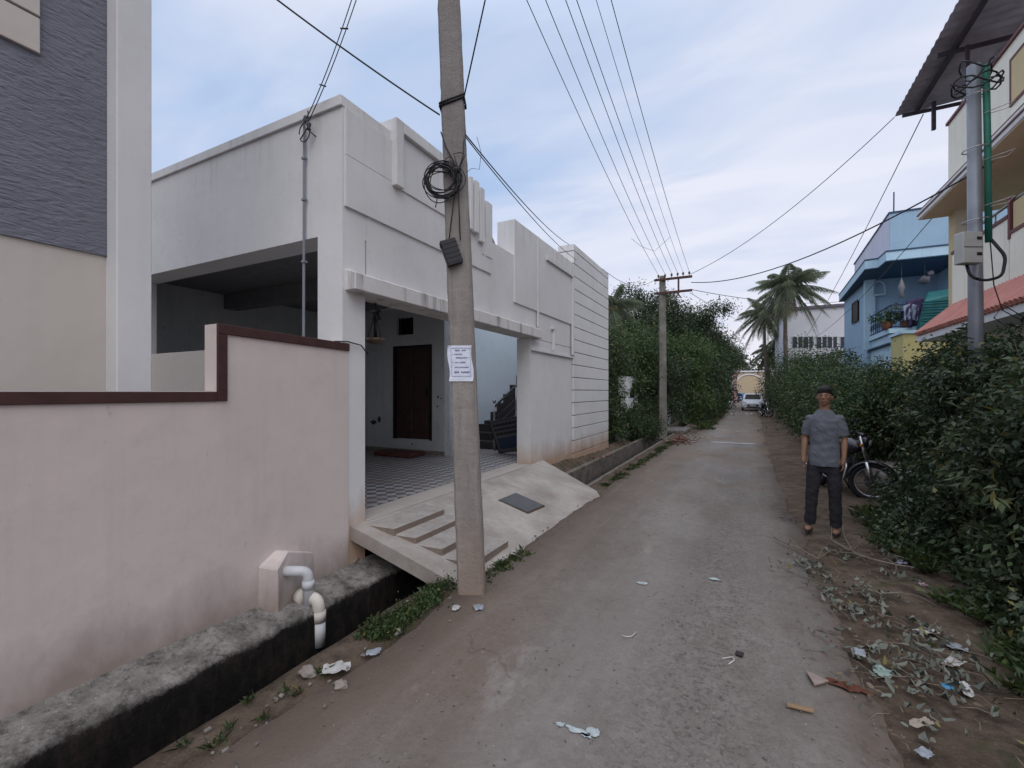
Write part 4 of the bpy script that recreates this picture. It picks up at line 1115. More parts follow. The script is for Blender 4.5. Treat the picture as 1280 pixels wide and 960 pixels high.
mb = MB(); mb.box(4.252, 9.2, 18.60, 18.618, 6.226, 7.44); mb.box(4.41, 9.2, 18.62, 18.75, 6.226, 7.44); mb.build('parapet', M_blue, BH)
mb = MB(); mb.hexa([(4.22, 18.57, 7.441), (4.43, 18.57, 7.441), (4.71, 25.35, 7.441), (4.50, 25.35, 7.441)], [(4.22, 18.57, 7.49), (4.43, 18.57, 7.49), (4.71, 25.35, 7.49), (4.50, 25.35, 7.49)])
mb.box(4.43, 9.25, 18.57, 18.78, 7.442, 7.488); mb.build('coping', M_dblue, BH)
mb = MB(); mb.tube([(4.38, 18.7, 7.48), (4.385, 18.7, 8.15)], .02, 6); mb.build('antenna', M_dblue, BH)
wn = MB(); wn.box(4.15, 4.199, 22.6, 23.6, 4.55, 5.35); wb = wn.build('window', M_dark, BH)
wn = MB(); wn.box(4.13, 4.149, 22.55, 22.62, 4.5, 5.4); wn.box(4.13, 4.149, 23.58, 23.65, 4.5, 5.4); wn.box(4.13, 4.149, 22.62, 23.58, 5.35, 5.4); wn.build('frame', M_brown, wb)
# rail
rl = MB()
def rail(a, b, n, z0=3.70, z1=4.46):
    a, b = Vector(a), Vector(b)
    for z_ in (z0+.06, z1-.22, z1): rl.tube([(a.x, a.y, z_), (b.x, b.y, z_)], .018, 6)
    for i in range(n+1):
        p_ = a.lerp(b, i/n); rl.tube([(p_.x, p_.y, z0), (p_.x, p_.y, z1)], .010, 5)
        if i < n:
            q_ = a.lerp(b, (i+.5)/n); d_ = (b-a).normalized()*.06
            rl.tube([(q_.x+d_.x*math.cos(t), q_.y+d_.y*math.cos(t), z0+.30+.10*math.sin(t)) for t in [k*math.pi/5 for k in range(11)]], .008, 4)
rail((4.26, 21.2, 0), (4.28, 18.55, 0), 10); rail((4.28, 18.55, 0), (7.6, 18.6, 0), 14)
rl.build('balcony_railing', simple('dark_blue_iron', (.025, .035, .07), .5), BH, smooth=True)
ar = MB(); qa = atY(1090, 370, 21.28); qb = atY(1105, 352, 21.28); w2 = (qb.x-qa.x)
zc = (qa.z+qb.z)/2
ar.tube([(qa.x, 21.15, qa.z), (qa.x, 21.15, zc)]+[(qa.x+w2/2-w2/2*math.cos(t), 21.15, zc+(qb.z-zc)*math.sin(t)) for t in [k*math.pi/8 for k in range(1, 8)]]+[(qb.x, 21.15, zc), (qb.x, 21.15, qa.z), (qa.x, 21.15, qa.z)], .03, 6)
ar.build('arch_frame', M_lblue, BH, smooth=True)
# things on the balcony
M_lf0 = leafmat('balcony_leaf', (.03, .07, .02), (.08, .14, .04))
q1 = atY(1112, 404, 18.75)
PT = empty('potted_plant', (q1.x, 18.8, 3.70), 'green potted plants bunched behind the blue balcony railing', 'plant')
for dx_ in (-.05, .45): mb = MB(); mb.lathe([(0, 3.70), (.12, 3.70), (.16, 3.95), (.14, 3.95), (0, 3.93)], (q1.x+dx_, 18.8, 0), 12); mb.build('pot', simple('clay_pot', (.22, .09, .05), .8), PT, smooth=True)
leaves('foliage', M_lf0, [(q1.x-.05, 18.8, 4.15, .32, .2, .25), (q1.x+.45, 18.8, 4.12, .35, .2, .22)], 700, .10, 5, PT, clump=.08)
q1 = atY(1151, 390, 18.5); cloth('hanging_cloth', 'dark purple washing hung over the blue balcony railing', simple('purple_cloth', (.045, .03, .08), .8), (q1.x, 18.48, 4.58), .75, .85, 3, 0)
q1 = atY(1138, 392, 18.5); cloth('hanging_cloth', 'light grey washing beside the dark cloth on the balcony railing', simple('grey_cloth', (.22, .25, .36), .8), (q1.x, 18.46, 4.42), .38, .5, 4, 0)
mb = MB(); q1 = atY(1173, 388, 18.4); vs = []; fs = []
mb.hexa([(q1.x-.55, 18.0, 3.55), (q1.x+.9, 18.0, 3.55), (q1.x+.9, 18.45, 3.55), (q1.x-.55, 18.45, 3.55)], [(q1.x-.45, 18.0, 4.45), (q1.x+.9, 18.0, 4.75), (q1.x+.9, 18.45, 4.85), (q1.x-.25, 18.45, 4.80)])
for k in range(5): mb.box(q1.x-.52, q1.x+.9, 17.985, 17.999, 3.65+.17*k, 3.72+.17*k)
tag(mb.build('folded_tarpaulin', simple('teal_tarpaulin', (.015, .11, .115), .5, var=.3, scale=3), None, bevel=.04), 'teal tarpaulin bundle at the cream house end of the blue balcony', 'tarpaulin')
mb = MB(); q1 = atY(1127, 360, 18.9); mb.tube([(q1.x, 18.9, 5.89), (q1.x, 18.9, q1.z+.25)], .006, 5)
mb.lathe([(0, -.32), (.08, -.3), (.05, -.1), (.10, .0), (.06, .15), (.02, .3), (0, .32)], (q1.x, 18.9, q1.z), 12)
tag(mb.build('hanging_ornament', simple('pale_ornament', (.20, .20, .22), .5), None, smooth=True), 'pale ornament hanging inside the blue balcony', 'ornament')
mb = MB(); q1 = atY(1156, 350, 18.9); mb.tube([(q1.x, 18.9, 5.89), (q1.x, 18.9, q1.z+.1)], .006, 5)
mb.ico((q1.x, 18.9, q1.z), .14, 2, jit=.5, seed=2); mb.ico((q1.x+.15, 18.9, q1.z+.2), .09, 2, jit=.5, seed=3)
tag(mb.build('hanging_ornament', simple('grey_ornament', (.13, .13, .16), .6), None, smooth=True), 'rounded grey bundle hanging from the balcony ceiling of the blue house', 'ornament')
# yellow outhouse
YB = empty('outhouse', (5, 16.6, 0), 'low yellow outbuilding with a sloping edge between cream house and blue house', 'outhouse')
MB().box(3.85, 7.5, 15.6, 16.7, 0, 3.22).build('wall', plaster('yellow_paint', (.52, .46, .22), .05, .1), YB)
MB().box(3.80, 7.5, 15.55, 16.75, 3.221, 3.30).build('coping', M_lblue, YB)
# ---------------------------------------------------------------- white building far right
WB = empty('white_building', (6, 45, 0), 'distant plain white building with a row of dark windows behind the bushes on the right', 'building')
a0 = atY(979, 392, 40); a1 = atY(1075, 383, 40)
M_wb = plaster('chalk_white_paint', (.62, .63, .68), .04, .12)
MB().box(a0.x, 11, 40, 50, 0, 7.85).build('wall', M_wb, WB)
MB().box(a0.x-.15, 11.1, 39.85, 50.1, 7.851, 8.05).build('coping', simple('dark_coping', (.14, .12, .17), .8), WB)
for (l, r_) in ((991, 1003), (1005, 1016), (1021, 1033), (1035, 1046), (1051, 1063), (1065, 1078)):
    p_, q_ = atY(l, 432, 40), atY(r_, 421, 40)
    wd = MB().box(p_.x, q_.x, 39.93, 39.99, p_.z-.15, q_.z).build('window', simple('window_glass_dark', (.035, .045, .06), .25), WB)
    f = MB(); mx_ = (p_.x+q_.x)/2; f.box(mx_-.03, mx_+.03, 39.88, 39.925, p_.z-.15, q_.z); f.box(p_.x-.06, q_.x+.06, 39.88, 39.925, q_.z, q_.z+.08); f.build('frame', M_wb, wd)
f = MB(); p_ = atY(1046, 447, 39); q_ = atY(1085, 432, 39)
for i in range(9): x = p_.x+(q_.x-p_.x)*i/8; f.box(x-.03, x+.03, 38.9, 38.96, p_.z-.3, q_.z)
for k in range(3): f.box(p_.x, q_.x+.3, 38.88, 38.898, p_.z+(q_.z-p_.z)*k/2-.03, p_.z+(q_.z-p_.z)*k/2+.03)
f.build('railing', M_dblue, WB)
MB().box(p_.x, q_.x+.5, 38.5, 39.99, p_.z-.5, p_.z-.3).build('balcony_floor', M_wb, WB)
# ---------------------------------------------------------------- far end of the street
AH = empty('arched_house', (1.5, 96, 0), 'far peach-coloured house with a large arch closing the street', 'house')
M_peach = plaster('peach_paint', (.60, .50, .40), .05, .1); M_sand = simple('sand_recess', (.48, .39, .26), .9)
MB().box(-1.6, 6.5, 93, 100, 0, 5.3).build('wall', M_peach, AH)
pts = [(-.9+.0, 0.3)]+[(1.1-2.0*math.cos(t), 3.0+1.7*math.sin(t)) for t in [k*math.pi/12 for k in range(13)]]+[(3.1, .3)]
MB().prism(pts, 1, 92.90, 92.99).build('arch_recess', M_sand, AH)
ri = MB(); A_ = [(1.1-2.15*math.cos(t), 92.9, 3.0+1.85*math.sin(t)) for t in [k*math.pi/12 for k in range(13)]]
ri.tube([(-1.05, 92.9, .3)]+A_+[(3.25, 92.9, .3)], .13, 6); ri.build('arch_rim', M_whitep, AH, smooth=True)
MB().box(-1.8, 6.7, 92.7, 100, 5.301, 5.55).build('parapet', M_whitep, AH)
def small_house(label, x0, x1, y0, y1, h_, mat_, mat2, wins, cat='building'):
    r_ = empty('street_house', ((x0+x1)/2, (y0+y1)/2, 0), label, cat)
    MB().box(x0, x1, y0, y1, 0, h_).build('wall', mat_, r_)
    MB().box(x0-.1, x1+.15, y0-.1, y1+.1, h_+.001, h_+.25).build('parapet', mat2, r_)
    for (y, z) in wins:
        MB().box(x1+.002, x1+.03, y, y+1.0, z, z+1.1).build('window', M_dark, r_)
        MB().box(x1+.002, x1+.5, y-.2, y+1.2, z+1.2, z+1.3).build('sunshade', mat2, r_)
    return r_
small_house('narrow white house beyond the trees on the left side of the far street', -9, -1.35, 56, 64, 4.6, M_wb, M_lblue, [(59, 1), (61.5, 1), (59, 3), (61.5, 3)])
small_house('pinkish two-storey house at the far left end of the street', -9, -.75, 70, 82, 5.4, plaster('rose_paint', (.45, .26, .26), .05, .1), M_whitep, [(71, 1), (74, 1), (77, 1), (71, 3.4), (74, 3.4), (77, 3.4)])
small_house('whitish low house between the narrow white house and pinkish house', -9, -1.1, 65, 69, 3.3, M_whitep, M_green, [(66, 1)])
# ---------------------------------------------------------------- left side beyond the white house
g_ = MB(); a_, b_ = atX(782, 530, -3.55), atX(797, 472, -3.55)
GP = empty('gate_wall', (-3.7, (a_.y+b_.y)/2, 0), 'white gate wall stub with a dark arched cut-out among the left-hand shrubs', 'wall')
g_.box(-3.8, -3.55, a_.y, b_.y, 0, b_.z); g_.build('wall', M_whitep, GP)
g_ = MB(); ym = (a_.y+b_.y)/2
g_.prism([(ym-.35+.0, b_.z-.75)]+[(ym-.35*math.cos(t), b_.z-.65+.25*math.sin(t)) for t in [k*math.pi/8 for k in range(9)]]+[(ym+.35, b_.z-.75)], 0, -3.548, -3.54); g_.build('arch', M_dark, GP)
MB().box(-5.5, -3.9, 12.5, a_.y, 0, 1.9).build('side_wall', simple('near_black_wall', (.05, .045, .05), .9), GP)  # plain near-black wall colour behind the shrubs
g_ = MB(); a_, b_ = atX(831, 530, -3.2), atX(838, 500, -3.2); g_.box(-3.3, -3.2, a_.y, b_.y+.1, 0, b_.z)
tag(g_.build('marker_post', M_whitep, None, bevel=.02), 'short white post right behind the second utility pole', 'post')
cv = MB(); cv.box(-3.3, -2.0, 18.9, 20.9, .0, .13); M_oldc = rough_concrete('old_grey_concrete', (.13,.12,.11), (.21,.195,.185)); tag(cv.build('culvert_slab', M_oldc, None, bevel=.02), 'flat concrete slab crossing the drain near the second utility pole', 'slab')
cv = MB(); cv.prism([(2.05, .05), (3.1, .05), (3.1, .42), (2.25, .40), (2.05, .30)], 1, 8.9, 10.6)
tag(cv.build('concrete_plinth', rough_concrete('plinth', (.22,.19,.16), (.34,.30,.26)), None, bevel=.015), 'low worn concrete plinth beside the motorcycle front wheel', 'plinth')
bb = MB(); bb.prism([(1.9, .08), (2.35, .08), (2.35, .30), (1.98, .26)], 1, 7.0, 8.6)
# speed breaker and road paint
mk = MB(); rnd = random.Random(2)
def onG_(a, b):
    D_ = (EYE-.045)*FPX/(b-HOR); dx_ = (a-640)/FPX; return (D_*(-_s+dx_*_c), D_*(_c+dx_*_s))
def splash(cx_, cy_, rx, ry, n=18, z=.048, seed=0):
    r2 = random.Random(seed); pts = [(cx_+rx*math.cos(t)*r2.uniform(.55, 1.15), cy_+ry*math.sin(t)*r2.uniform(.5, 1.2)) for t in [2*math.pi*k/n for k in range(n)]]
    mk.add([(x, y, z) for x, y in pts], [tuple(range(n))])
for (px_, py_, rx, ry, sd_) in ((701, 906, .026, .02, 1), (722, 914, .07, .022, 2), (742, 915, .04, .03, 3), (733, 920, .03, .015, 4), (802, 729, .05, .035, 5), (893, 724, .05, .03, 6)):
    D_ = (EYE-.045)*FPX/(py_-HOR); dx_ = (px_-640)/FPX
    splash(D_*(-_s+dx_*_c), D_*(_c+dx_*_s), rx, ry, seed=sd_)
tag(mk.build('road_paint', simple('faded_pale_paint', (.36, .41, .42), .8, var=.25, scale=30), base=False), kind='structure')
mk = MB(); splash(onG_(1063, 859)[0], onG_(1063, 859)[1], .10, .045, 26, .046, 12); splash(onG_(1040, 850)[0], onG_(1040, 850)[1], .04, .03, 18, .046, 13)
tag(mk.build('soil_stain', simple('red_soil', (.10, .035, .02), .95, var=.3, scale=40, bump=.5), base=False), kind='structure')
mk = MB(); rnd = random.Random(9)
for y_ in (37.3, 38.0): 
    x = -.85
    while x < .85:
        mk.box(x, x+rnd.uniform(.12, .25), y_, y_+.28, .045, .058); x += .34
tag(mk.build('road_marking', simple('white_road_paint', (.50, .50, .52), .8), base=False), kind='structure')
mk = MB(); mk.box(-.9, .35, 15.6, 15.85, .044, .054); tag(mk.build('road_patch', simple('pale_cement_strip', (.34, .33, .34), .85, var=.2, scale=9), base=False), kind='structure')
# ---------------------------------------------------------------- motorcycle
M_tyre = simple('rubber', (.012, .012, .014), .8); M_rim = simple('alloy_rim', (.50, .50, .55), .35, metal=.7)
M_chrome = simple('chrome', (.55, .56, .60), .2, metal=.9); M_body = simple('black_paint', (.014, .014, .02), .25, spec=.6)
M_seat = simple('black_vinyl', (.016, .016, .018), .6); M_eng = simple('engine_metal', (.09, .09, .095), .5, metal=.5)
def torus(mb, c, R_, r_, n=40, m=10, sq=1.0):
    vs = []; fs = []
    for i in range(n):
        a = 2*math.pi*i/n
        for j in range(m):
            b = 2*math.pi*j/m; rr = R_+r_*math.cos(b)
            vs.append((c[0]+rr*math.cos(a), c[1]+r_*sq*math.sin(b), c[2]+rr*math.sin(a)))
    for i in range(n):
        for j in range(m): fs.append((i*m+j, i*m+(j+1) % m, ((i+1) % n)*m+(j+1) % m, ((i+1) % n)*m+j))
    mb.add(vs, fs)
def rotz_obj(o, c, ang):
    M_ = Matrix.Translation(c) @ Matrix.Rotation(ang, 4, 'Z') @ Matrix.Translation(-Vector(c)); o.data.transform(M_)
def make_bike(label, group=None, steer=R(38)):
    r_ = empty('motorcycle', (0, 0, 0), label, 'motorcycle', group)
    pivot = Vector((.50, 0, 0)); front = []
    def wheel(name, x, R_=.268):
        mb = MB(); torus(mb, (x, 0, .30), R_-.012, .044); w_ = mb.build(name, M_tyre, r_, smooth=True)
        mb = MB(); torus(mb, (x, 0, .30), R_-.052, .014, sq=1.5); a = mb.build('rim', M_rim, w_, smooth=True)
        mb = MB()
        for k in range(6):
            t = k*math.pi/3+.2
            for s_ in (-.06, .06): mb.tube([(x+.04*math.cos(t), 0, .30+.04*math.sin(t)), (x+(R_-.055)*math.cos(t+s_), 0, .30+(R_-.055)*math.sin(t+s_))], .009, 6)
        mb.tube([(x, -.06, .30), (x, .06, .30)], .05, 16); mb.tube([(x, .045, .30), (x, .052, .30)], .105, 24)
        b = mb.build('spokes', M_eng, w_, smooth=False)
        return [w_, a, b]
    front += wheel('front_wheel', .64); wheel('rear_wheel', -.62)
    mb = MB()
    for s_ in (-.075, .075):
        mb.tube([(.64, s_, .30), (.565, s_, .60)], .026, 10); mb.tube([(.565, s_, .60), (.47, s_, .98)], .019, 10)
    mb.tube([(.49, -.09, .90), (.49, .09, .90)], .02, 8)
    front.append(mb.build('fork', M_chrome, r_, smooth=True))
    mb = MB(); vs = []; fs = []; n_ = 22
    for i in range(n_):
        t = R(20)+R(145)*i/(n_-1)
        for k, (yy, dr) in enumerate(((-.06, -.02), (-.045, .008), (0, .016), (.045, .008), (.06, -.02))):
            rr = .312+dr; vs.append((.64+rr*math.cos(t), yy, .30+rr*math.sin(t)))
    for i in range(n_-1):
        for k in range(4): fs.append((i*5+k, i*5+k+1, (i+1)*5+k+1, (i+1)*5+k))
    f_ = mb.add(vs, fs).build('front_fender', M_body, r_, smooth=True); f_.modifiers.new('t', 'SOLIDIFY').thickness = .004; front.append(f_)
    mb = MB(); mb.tube([(.36, .36, 1.02), (.40, .25, 1.05), (.44, .08, 1.0), (.44, -.08, 1.0), (.40, -.25, 1.05), (.36, -.36, 1.02)], .012, 8)
    for s_ in (-1, 1): mb.tube([(.375, s_*.27, 1.035), (.352, s_*.375, 1.018)], .019, 8); mb.tube([(.41, s_*.30, 1.02), (.44, s_*.22, 1.05)], .006, 5)
    front.append(mb.build('handlebar', M_tyre, r_, smooth=True))
    for s_ in (-1, 1):
        mb = MB(); mb.tube([(.39, s_*.24, 1.04), (.40, s_*.30, 1.17)], .006, 6); mb.ico((.39, s_*.33, 1.20), .05, 2, sx=.35, sy=1.2, sz=.8); front.append(mb.build('mirror', M_tyre, r_, smooth=True))
    mb = MB(); mb.ico((.53, 0, .90), .10, 3, sx=.8, sy=.9, sz=1.0); mb.box(.43, .55, -.06, .06, .96, 1.03)
    front.append(mb.build('headlight_cowl', M_body, r_, smooth=True))
    mb = MB(); mb.ico((.575, 0, .895), .07, 3, sx=.5, sy=1, sz=1); front.append(mb.build('headlight', simple('lens', (.4,.42,.45), .15), r_, smooth=True))
    for s_ in (-1, 1):
        mb = MB(); mb.tube([(.50, s_*.06, .86), (.50, s_*.15, .85)], .008, 6); mb.ico((.50, s_*.17, .85), .028, 2, sx=.8); front.append(mb.build('indicator', simple('amber_lens', (.45,.18,.03), .3), r_, smooth=True))
    for o in front: rotz_obj(o, pivot, steer)
    mb = MB(); mb.ico((.20, 0, .80), .2, 3, sx=1.35, sy=.72, sz=.62, jit=0); mb.build('fuel_tank', M_body, r_, smooth=True)
    mb = MB(); prof = [(.02, .76), (.0, .82), (-.2, .79), (-.45, .83), (-.68, .88), (-.70, .84), (-.5, .76), (-.2, .72)]
    mb.prism([(x, z) for x, z in prof], 1, -.125, .125); mb.build('seat', M_seat, r_, bevel=.02)
    mb = MB(); mb.prism([(-.15, .72), (-.55, .76), (-.45, .60), (-.2, .52)], 1, -.12, .12); mb.prism([(-.66, .84), (-.86, .88), (-.88, .80), (-.6, .72)], 1, -.07, .07); mb.build('side_panel', M_body, r_, bevel=.015)
    mb = MB(); mb.box(-.885, -.875, -.06, .06, .79, .86); mb.build('tail_light', simple('red_lens', (.35, .01, .01), .3), r_)
    mb = MB(); mb.tube([(.44, 0, .92), (.34, 0, .62), (.30, 0, .36), (-.1, 0, .30), (-.25, 0, .45), (-.2, 0, .70)], .022, 8); mb.tube([(.44, 0, .90), (.1, 0, .72), (-.6, 0, .76)], .022, 8)
    for s_ in (-.085, .085): mb.tube([(-.2, s_, .38), (-.62, s_, .30)], .018, 6); mb.tube([(-.60, s_, .32), (-.48, s_, .70)], .026, 8)
    mb.tube([(-.05, .05, .32), (-.12, .22, .06)], .012, 6)
    mb.build('frame', M_eng, r_, smooth=True)
    mb = MB(); mb.box(-.12, .20, -.11, .11, .28, .46); mb.tube([(.12, 0, .42), (.20, 0, .62)], .085, 12)
    for k in range(6): mb.tube([(.125+.012*k, 0, .44+.027*k), (.128+.012*k, 0, .448+.027*k)], .108, 12)
    mb.tube([(.0, -.13, .37), (.0, .13, .37)], .085, 16); mb.build('engine', M_eng, r_, bevel=0)
    mb = MB(); mb.tube(elbow([(.20, -.05, .56), (.32, -.10, .50), (.30, -.13, .26), (.0, -.14, .22), (-.25, -.15, .26)], .07), .018, 8); mb.tube([(-.25, -.15, .26), (-.75, -.17, .34)], [.03, .048], 12); mb.build('exhaust', M_chrome, r_, smooth=True)
    mb = MB(); vs = []; fs = []
    for i in range(14):
        t = R(25)+R(120)*i/13
        for k, yy in enumerate((-.07, 0, .07)): vs.append((-.62+.34*math.cos(t), yy, .30+(.34+(.012 if k == 1 else 0))*math.sin(t)))
    for i in range(13):
        for k in range(2): fs.append((i*3+k, i*3+k+1, (i+1)*3+k+1, (i+1)*3+k))
    f_ = mb.add(vs, fs).build('rear_fender', M_body, r_, smooth=True); f_.modifiers.new('t', 'SOLIDIFY').thickness = .004
    return r_
bk = make_bike('dark motorcycle with alloy wheel parked by the bushes, front wheel turned', steer=R(54))
bk.location = (1.41, 8.98, .0); bk.rotation_euler = (R(-3), 0, math.atan2(-.94, .35))
b2 = copy_tree(bk); b2.location = (1.25, 33.5, .03); b2.rotation_euler = (R(-4), 0, R(-80)); b2['label'] = 'dark motorcycle seen small in front of the white car far down the road'

# ---------------------------------------------------------------- far car
def make_car(name, label, paint, glass=M_dark):
    r_ = empty(name, (0, 0, 0), label, 'car')
    # x across, y along (front at -y)
    def loft(secs, close=True):
        vs = []; fs = []; n = len(secs[0][1])
        for y, prof in secs:
            for x, z in prof: vs.append((x, y, z))
        for i in range(len(secs)-1):
            for k in range(n): fs.append((i*n+k, i*n+(k+1) % n, (i+1)*n+(k+1) % n, (i+1)*n+k))
        fs += [tuple(range(n-1, -1, -1)), tuple((len(secs)-1)*n+k for k in range(n))]
        return MB().add(vs, fs)
    def ring(w_, z0, z1, b=.12, taper=0.0):
        return [(-w_+b, z0), (w_-b, z0), (w_, z0+b), (w_, z1-b), (w_-b-taper, z1), (-w_+b+taper, z1), (-w_, z1-b), (-w_, z0+b)]
    loft([(-1.85, ring(.70, .28, .62, .1)), (-1.72, ring(.80, .22, .76, .12)), (-1.2, ring(.83, .2, .90)), (-.75, ring(.84, .2, .98)), (.9, ring(.84, .2, .98)), (1.7, ring(.82, .22, .95)), (1.85, ring(.76, .3, .85))]).build('body', paint, r_, bevel=.02)
    cabin = loft([(-.80, ring(.74, .90, .99, .03)), (-.30, ring(.70, .90, 1.42, .06, .10)), (.2, ring(.70, .90, 1.50, .06, .12)), (1.1, ring(.70, .90, 1.46, .06, .12)), (1.62, ring(.70, .90, 1.0, .03))]).build('cabin', paint, r_, bevel=.015)
    MB().hexa([(-.62, -.80, 1.00), (.62, -.80, 1.00), (.62, -.77, 1.00), (-.62, -.77, 1.00)], [(-.50, -.34, 1.415), (.50, -.34, 1.415), (.50, -.30, 1.40), (-.50, -.30, 1.40)]).build('windscreen', glass, r_)
    for s_ in (-1, 1):
        MB().hexa([(s_*.705, -.62, 1.01), (s_*.715, -.62, 1.01), (s_*.715, 1.2, 1.01), (s_*.705, 1.2, 1.01)], [(s_*.62, -.22, 1.36), (s_*.69, -.22, 1.36), (s_*.69, 1.0, 1.36), (s_*.62, 1.0, 1.36)]).build('side_window', glass, r_)
        mb = MB(); mb.ico((s_*.60, -1.74, .70), .14, 2, sx=1.1, sy=.5, sz=.75); mb.build('headlight', simple('car_lens', (.55,.57,.6), .15), r_, smooth=True)
        mb = MB(); mb.ico((s_*.90, -.60, 1.02), .09, 2, sx=1, sy=.6, sz=.8); mb.build('mirror', paint, r_, smooth=True)
        for y in (-1.15, 1.15):
            mb = MB(); torus(mb, (0, 0, 0), .22, .08, 24, 8); w_ = mb.build('wheel', M_tyre, r_, smooth=True)
            w_.data.transform(Matrix.Translation((s_*.76, y, .30)) @ Matrix.Rotation(R(90), 4, 'Z'))
            mb = MB(); mb.tube([(s_*.70, y, .30), (s_*.83, y, .30)], .16, 16); mb.build('rim', M_rim, w_)
    MB().box(-.40, .40, -1.862, -1.80, .42, .56).build('grille', M_dark, r_)
    MB().box(-.5, .5, -1.868, -1.80, .30, .38).build('air_intake', M_dark, r_)
    MB().box(-.24, .24, -1.885, -1.869, .43, .53).build('number_plate', M_whitep, r_)
    return r_
car = make_car('parked_car', 'white hatchback facing the camera far down the road', simple('white_car_paint', (.66, .68, .74), .3, var=.02, spec=.6))
car.location = (.78, 45.0, .03); car.rotation_euler = (0, 0, R(0))
c2 = make_car('parked_car', 'tiny blue car at the far end of the street near the arched house', simple('blue_car_paint', (.08, .18, .35), .3, spec=.6))
q = atD(928, 499, 74); c2.location = (q.x, q.y, .02); c2.rotation_euler = (0, 0, R(60))

# ---------------------------------------------------------------- person (standing at the road edge)
def fused(name, mb, mat_, parent, voxel=.009, smooth=6, wrinkle=0.0):
    """all volumes in mb fused into one continuous skin"""
    me = bpy.data.meshes.new(name); me.from_pydata(mb.v, [], mb.f)
    bm = bmesh.new(); bm.from_mesh(me); bmesh.ops.recalc_face_normals(bm, faces=bm.faces); bm.to_mesh(me); bm.free()
    o = bpy.data.objects.new(name, me); col.objects.link(o)
    r_ = o.modifiers.new('r', 'REMESH'); r_.mode = 'VOXEL'; r_.voxel_size = voxel
    s_ = o.modifiers.new('s', 'SMOOTH'); s_.iterations = smooth; s_.factor = .5
    dg = bpy.context.evaluated_depsgraph_get(); dg.update()
    m2 = bpy.data.meshes.new_from_object(o.evaluated_get(dg)); bpy.data.objects.remove(o)
    m2.materials.clear(); m2.name = name
    if wrinkle:
        for v in m2.vertices:
            c = v.co; k = mnoise.noise(Vector((c.x*9, c.y*9, c.z*16)))+.6*mnoise.noise(Vector((c.x*20, c.y*20, c.z*34+c.x*20)))
            v.co = c+v.normal*wrinkle*k
    return link_mesh(name, m2, mat_, parent, smooth=True)
def ell(mb, c, rx, ry, rz, sub=3): mb.ico(c, 1.0, sub, rx, ry, rz)
def loft(mb, rings, n=24):
    """rings of (cx, cy, z, rx, ry)"""
    vs = [(cx+rx*math.cos(2*math.pi*k/n), cy+ry*math.sin(2*math.pi*k/n)*(1 if math.sin(2*math.pi*k/n) < 0 else .92), z) for cx, cy, z, rx, ry in rings for k in range(n)]
    m = len(rings); fs = [(i*n+k, i*n+(k+1) % n, (i+1)*n+(k+1) % n, (i+1)*n+k) for i in range(m-1) for k in range(n)]
    mb.add(vs, fs+[tuple(range(n-1, -1, -1)), tuple((m-1)*n+k for k in range(n))])
M_skin = simple('skin', (.25, .135, .088), .55, var=.05); M_hair = simple('black_hair', (.010, .009, .009), .7, bump=.6, bscale=160)
M_shirt = simple('grey_shirt', (.115, .125, .150), .95, var=.18, scale=14, bump=.2, bscale=200); M_trou = simple('dark_trousers', (.024, .024, .030), .95, var=.25, bump=.2, bscale=200)
PR = empty('person', (0, 0, 0), 'person standing at the road edge with short dark hair and dark trousers', 'person')
B = MB()
ell(B, (0, .006, 1.600), .074, .094, .098); ell(B, (0, -.022, 1.545), .056, .068, .066); ell(B, (0, -.055, 1.505), .030, .030, .022)
B.tube([(0, .012, 1.38), (0, .010, 1.45), (0, .002, 1.54)], [.062, .053, .055], 16)
ell(B, (0, -.094, 1.570), .013, .020, .020, 2); ell(B, (0, -.088, 1.592), .010, .016, .026, 2)
for s_ in (-1, 1):
    ell(B, (s_*.077, .010, 1.575), .012, .020, .031, 2); ell(B, (s_*.035, -.070, 1.575), .022, .020, .020, 2)
ell(B, (0, -.083, 1.530), .024, .014, .010, 2)
loft(B, [(0, 0, .84, .125, .090), (0, 0, .95, .140, .100), (0, 0, 1.08, .122, .088), (0, 0, 1.25, .135, .090), (0, .005, 1.33, .125, .078), (0, .01, 1.41, .075, .06)])
arms = {1: [(.150, .01, 1.335), (.195, .03, 1.10), (.196, -.045, .89)], -1: [(-.150, .01, 1.335), (-.203, .035, 1.10), (-.215, -.025, .88)]}
for s_, (A0, A1, A2) in arms.items():
    B.tube([Vector(A0)-Vector((0, 0, .035)), Vector(A0).lerp(Vector(A1), .5)+Vector((s_*.004, 0, 0)), A1, Vector(A1).lerp(Vector(A2), .35), A2], [.042, .041, .036, .037, .025], 14)
    ell(B, (A0[0]*.92, A0[1], A0[2]-.03), .034, .036, .030)
    hx, hy, hz = A2; B.tube([(hx, hy, hz+.01), (hx-s_*.004, hy-.008, hz-.04), (hx-s_*.006, hy-.012, hz-.085)], [.023, .028, .026], 10)
legs = {1: [(.088, 0, .86), (.105, -.012, .48), (.112, .018, .08)], -1: [(-.088, 0, .86), (-.125, -.03, .48), (-.150, .0, .08)]}
for s_, (A0, A1, A2) in legs.items():
    B.tube([A0, A1, Vector(A1).lerp(Vector(A2), .35), A2], [.082, .054, .053, .036], 14)
    ell(B, (A2[0]+s_*.008, A2[1]-.05, .035), .040, .105, .032)
body = fused('body', B, M_skin, PR, .0085, 4)
bmx = bmesh.new(); bmx.from_mesh(body.data); ex = MB()
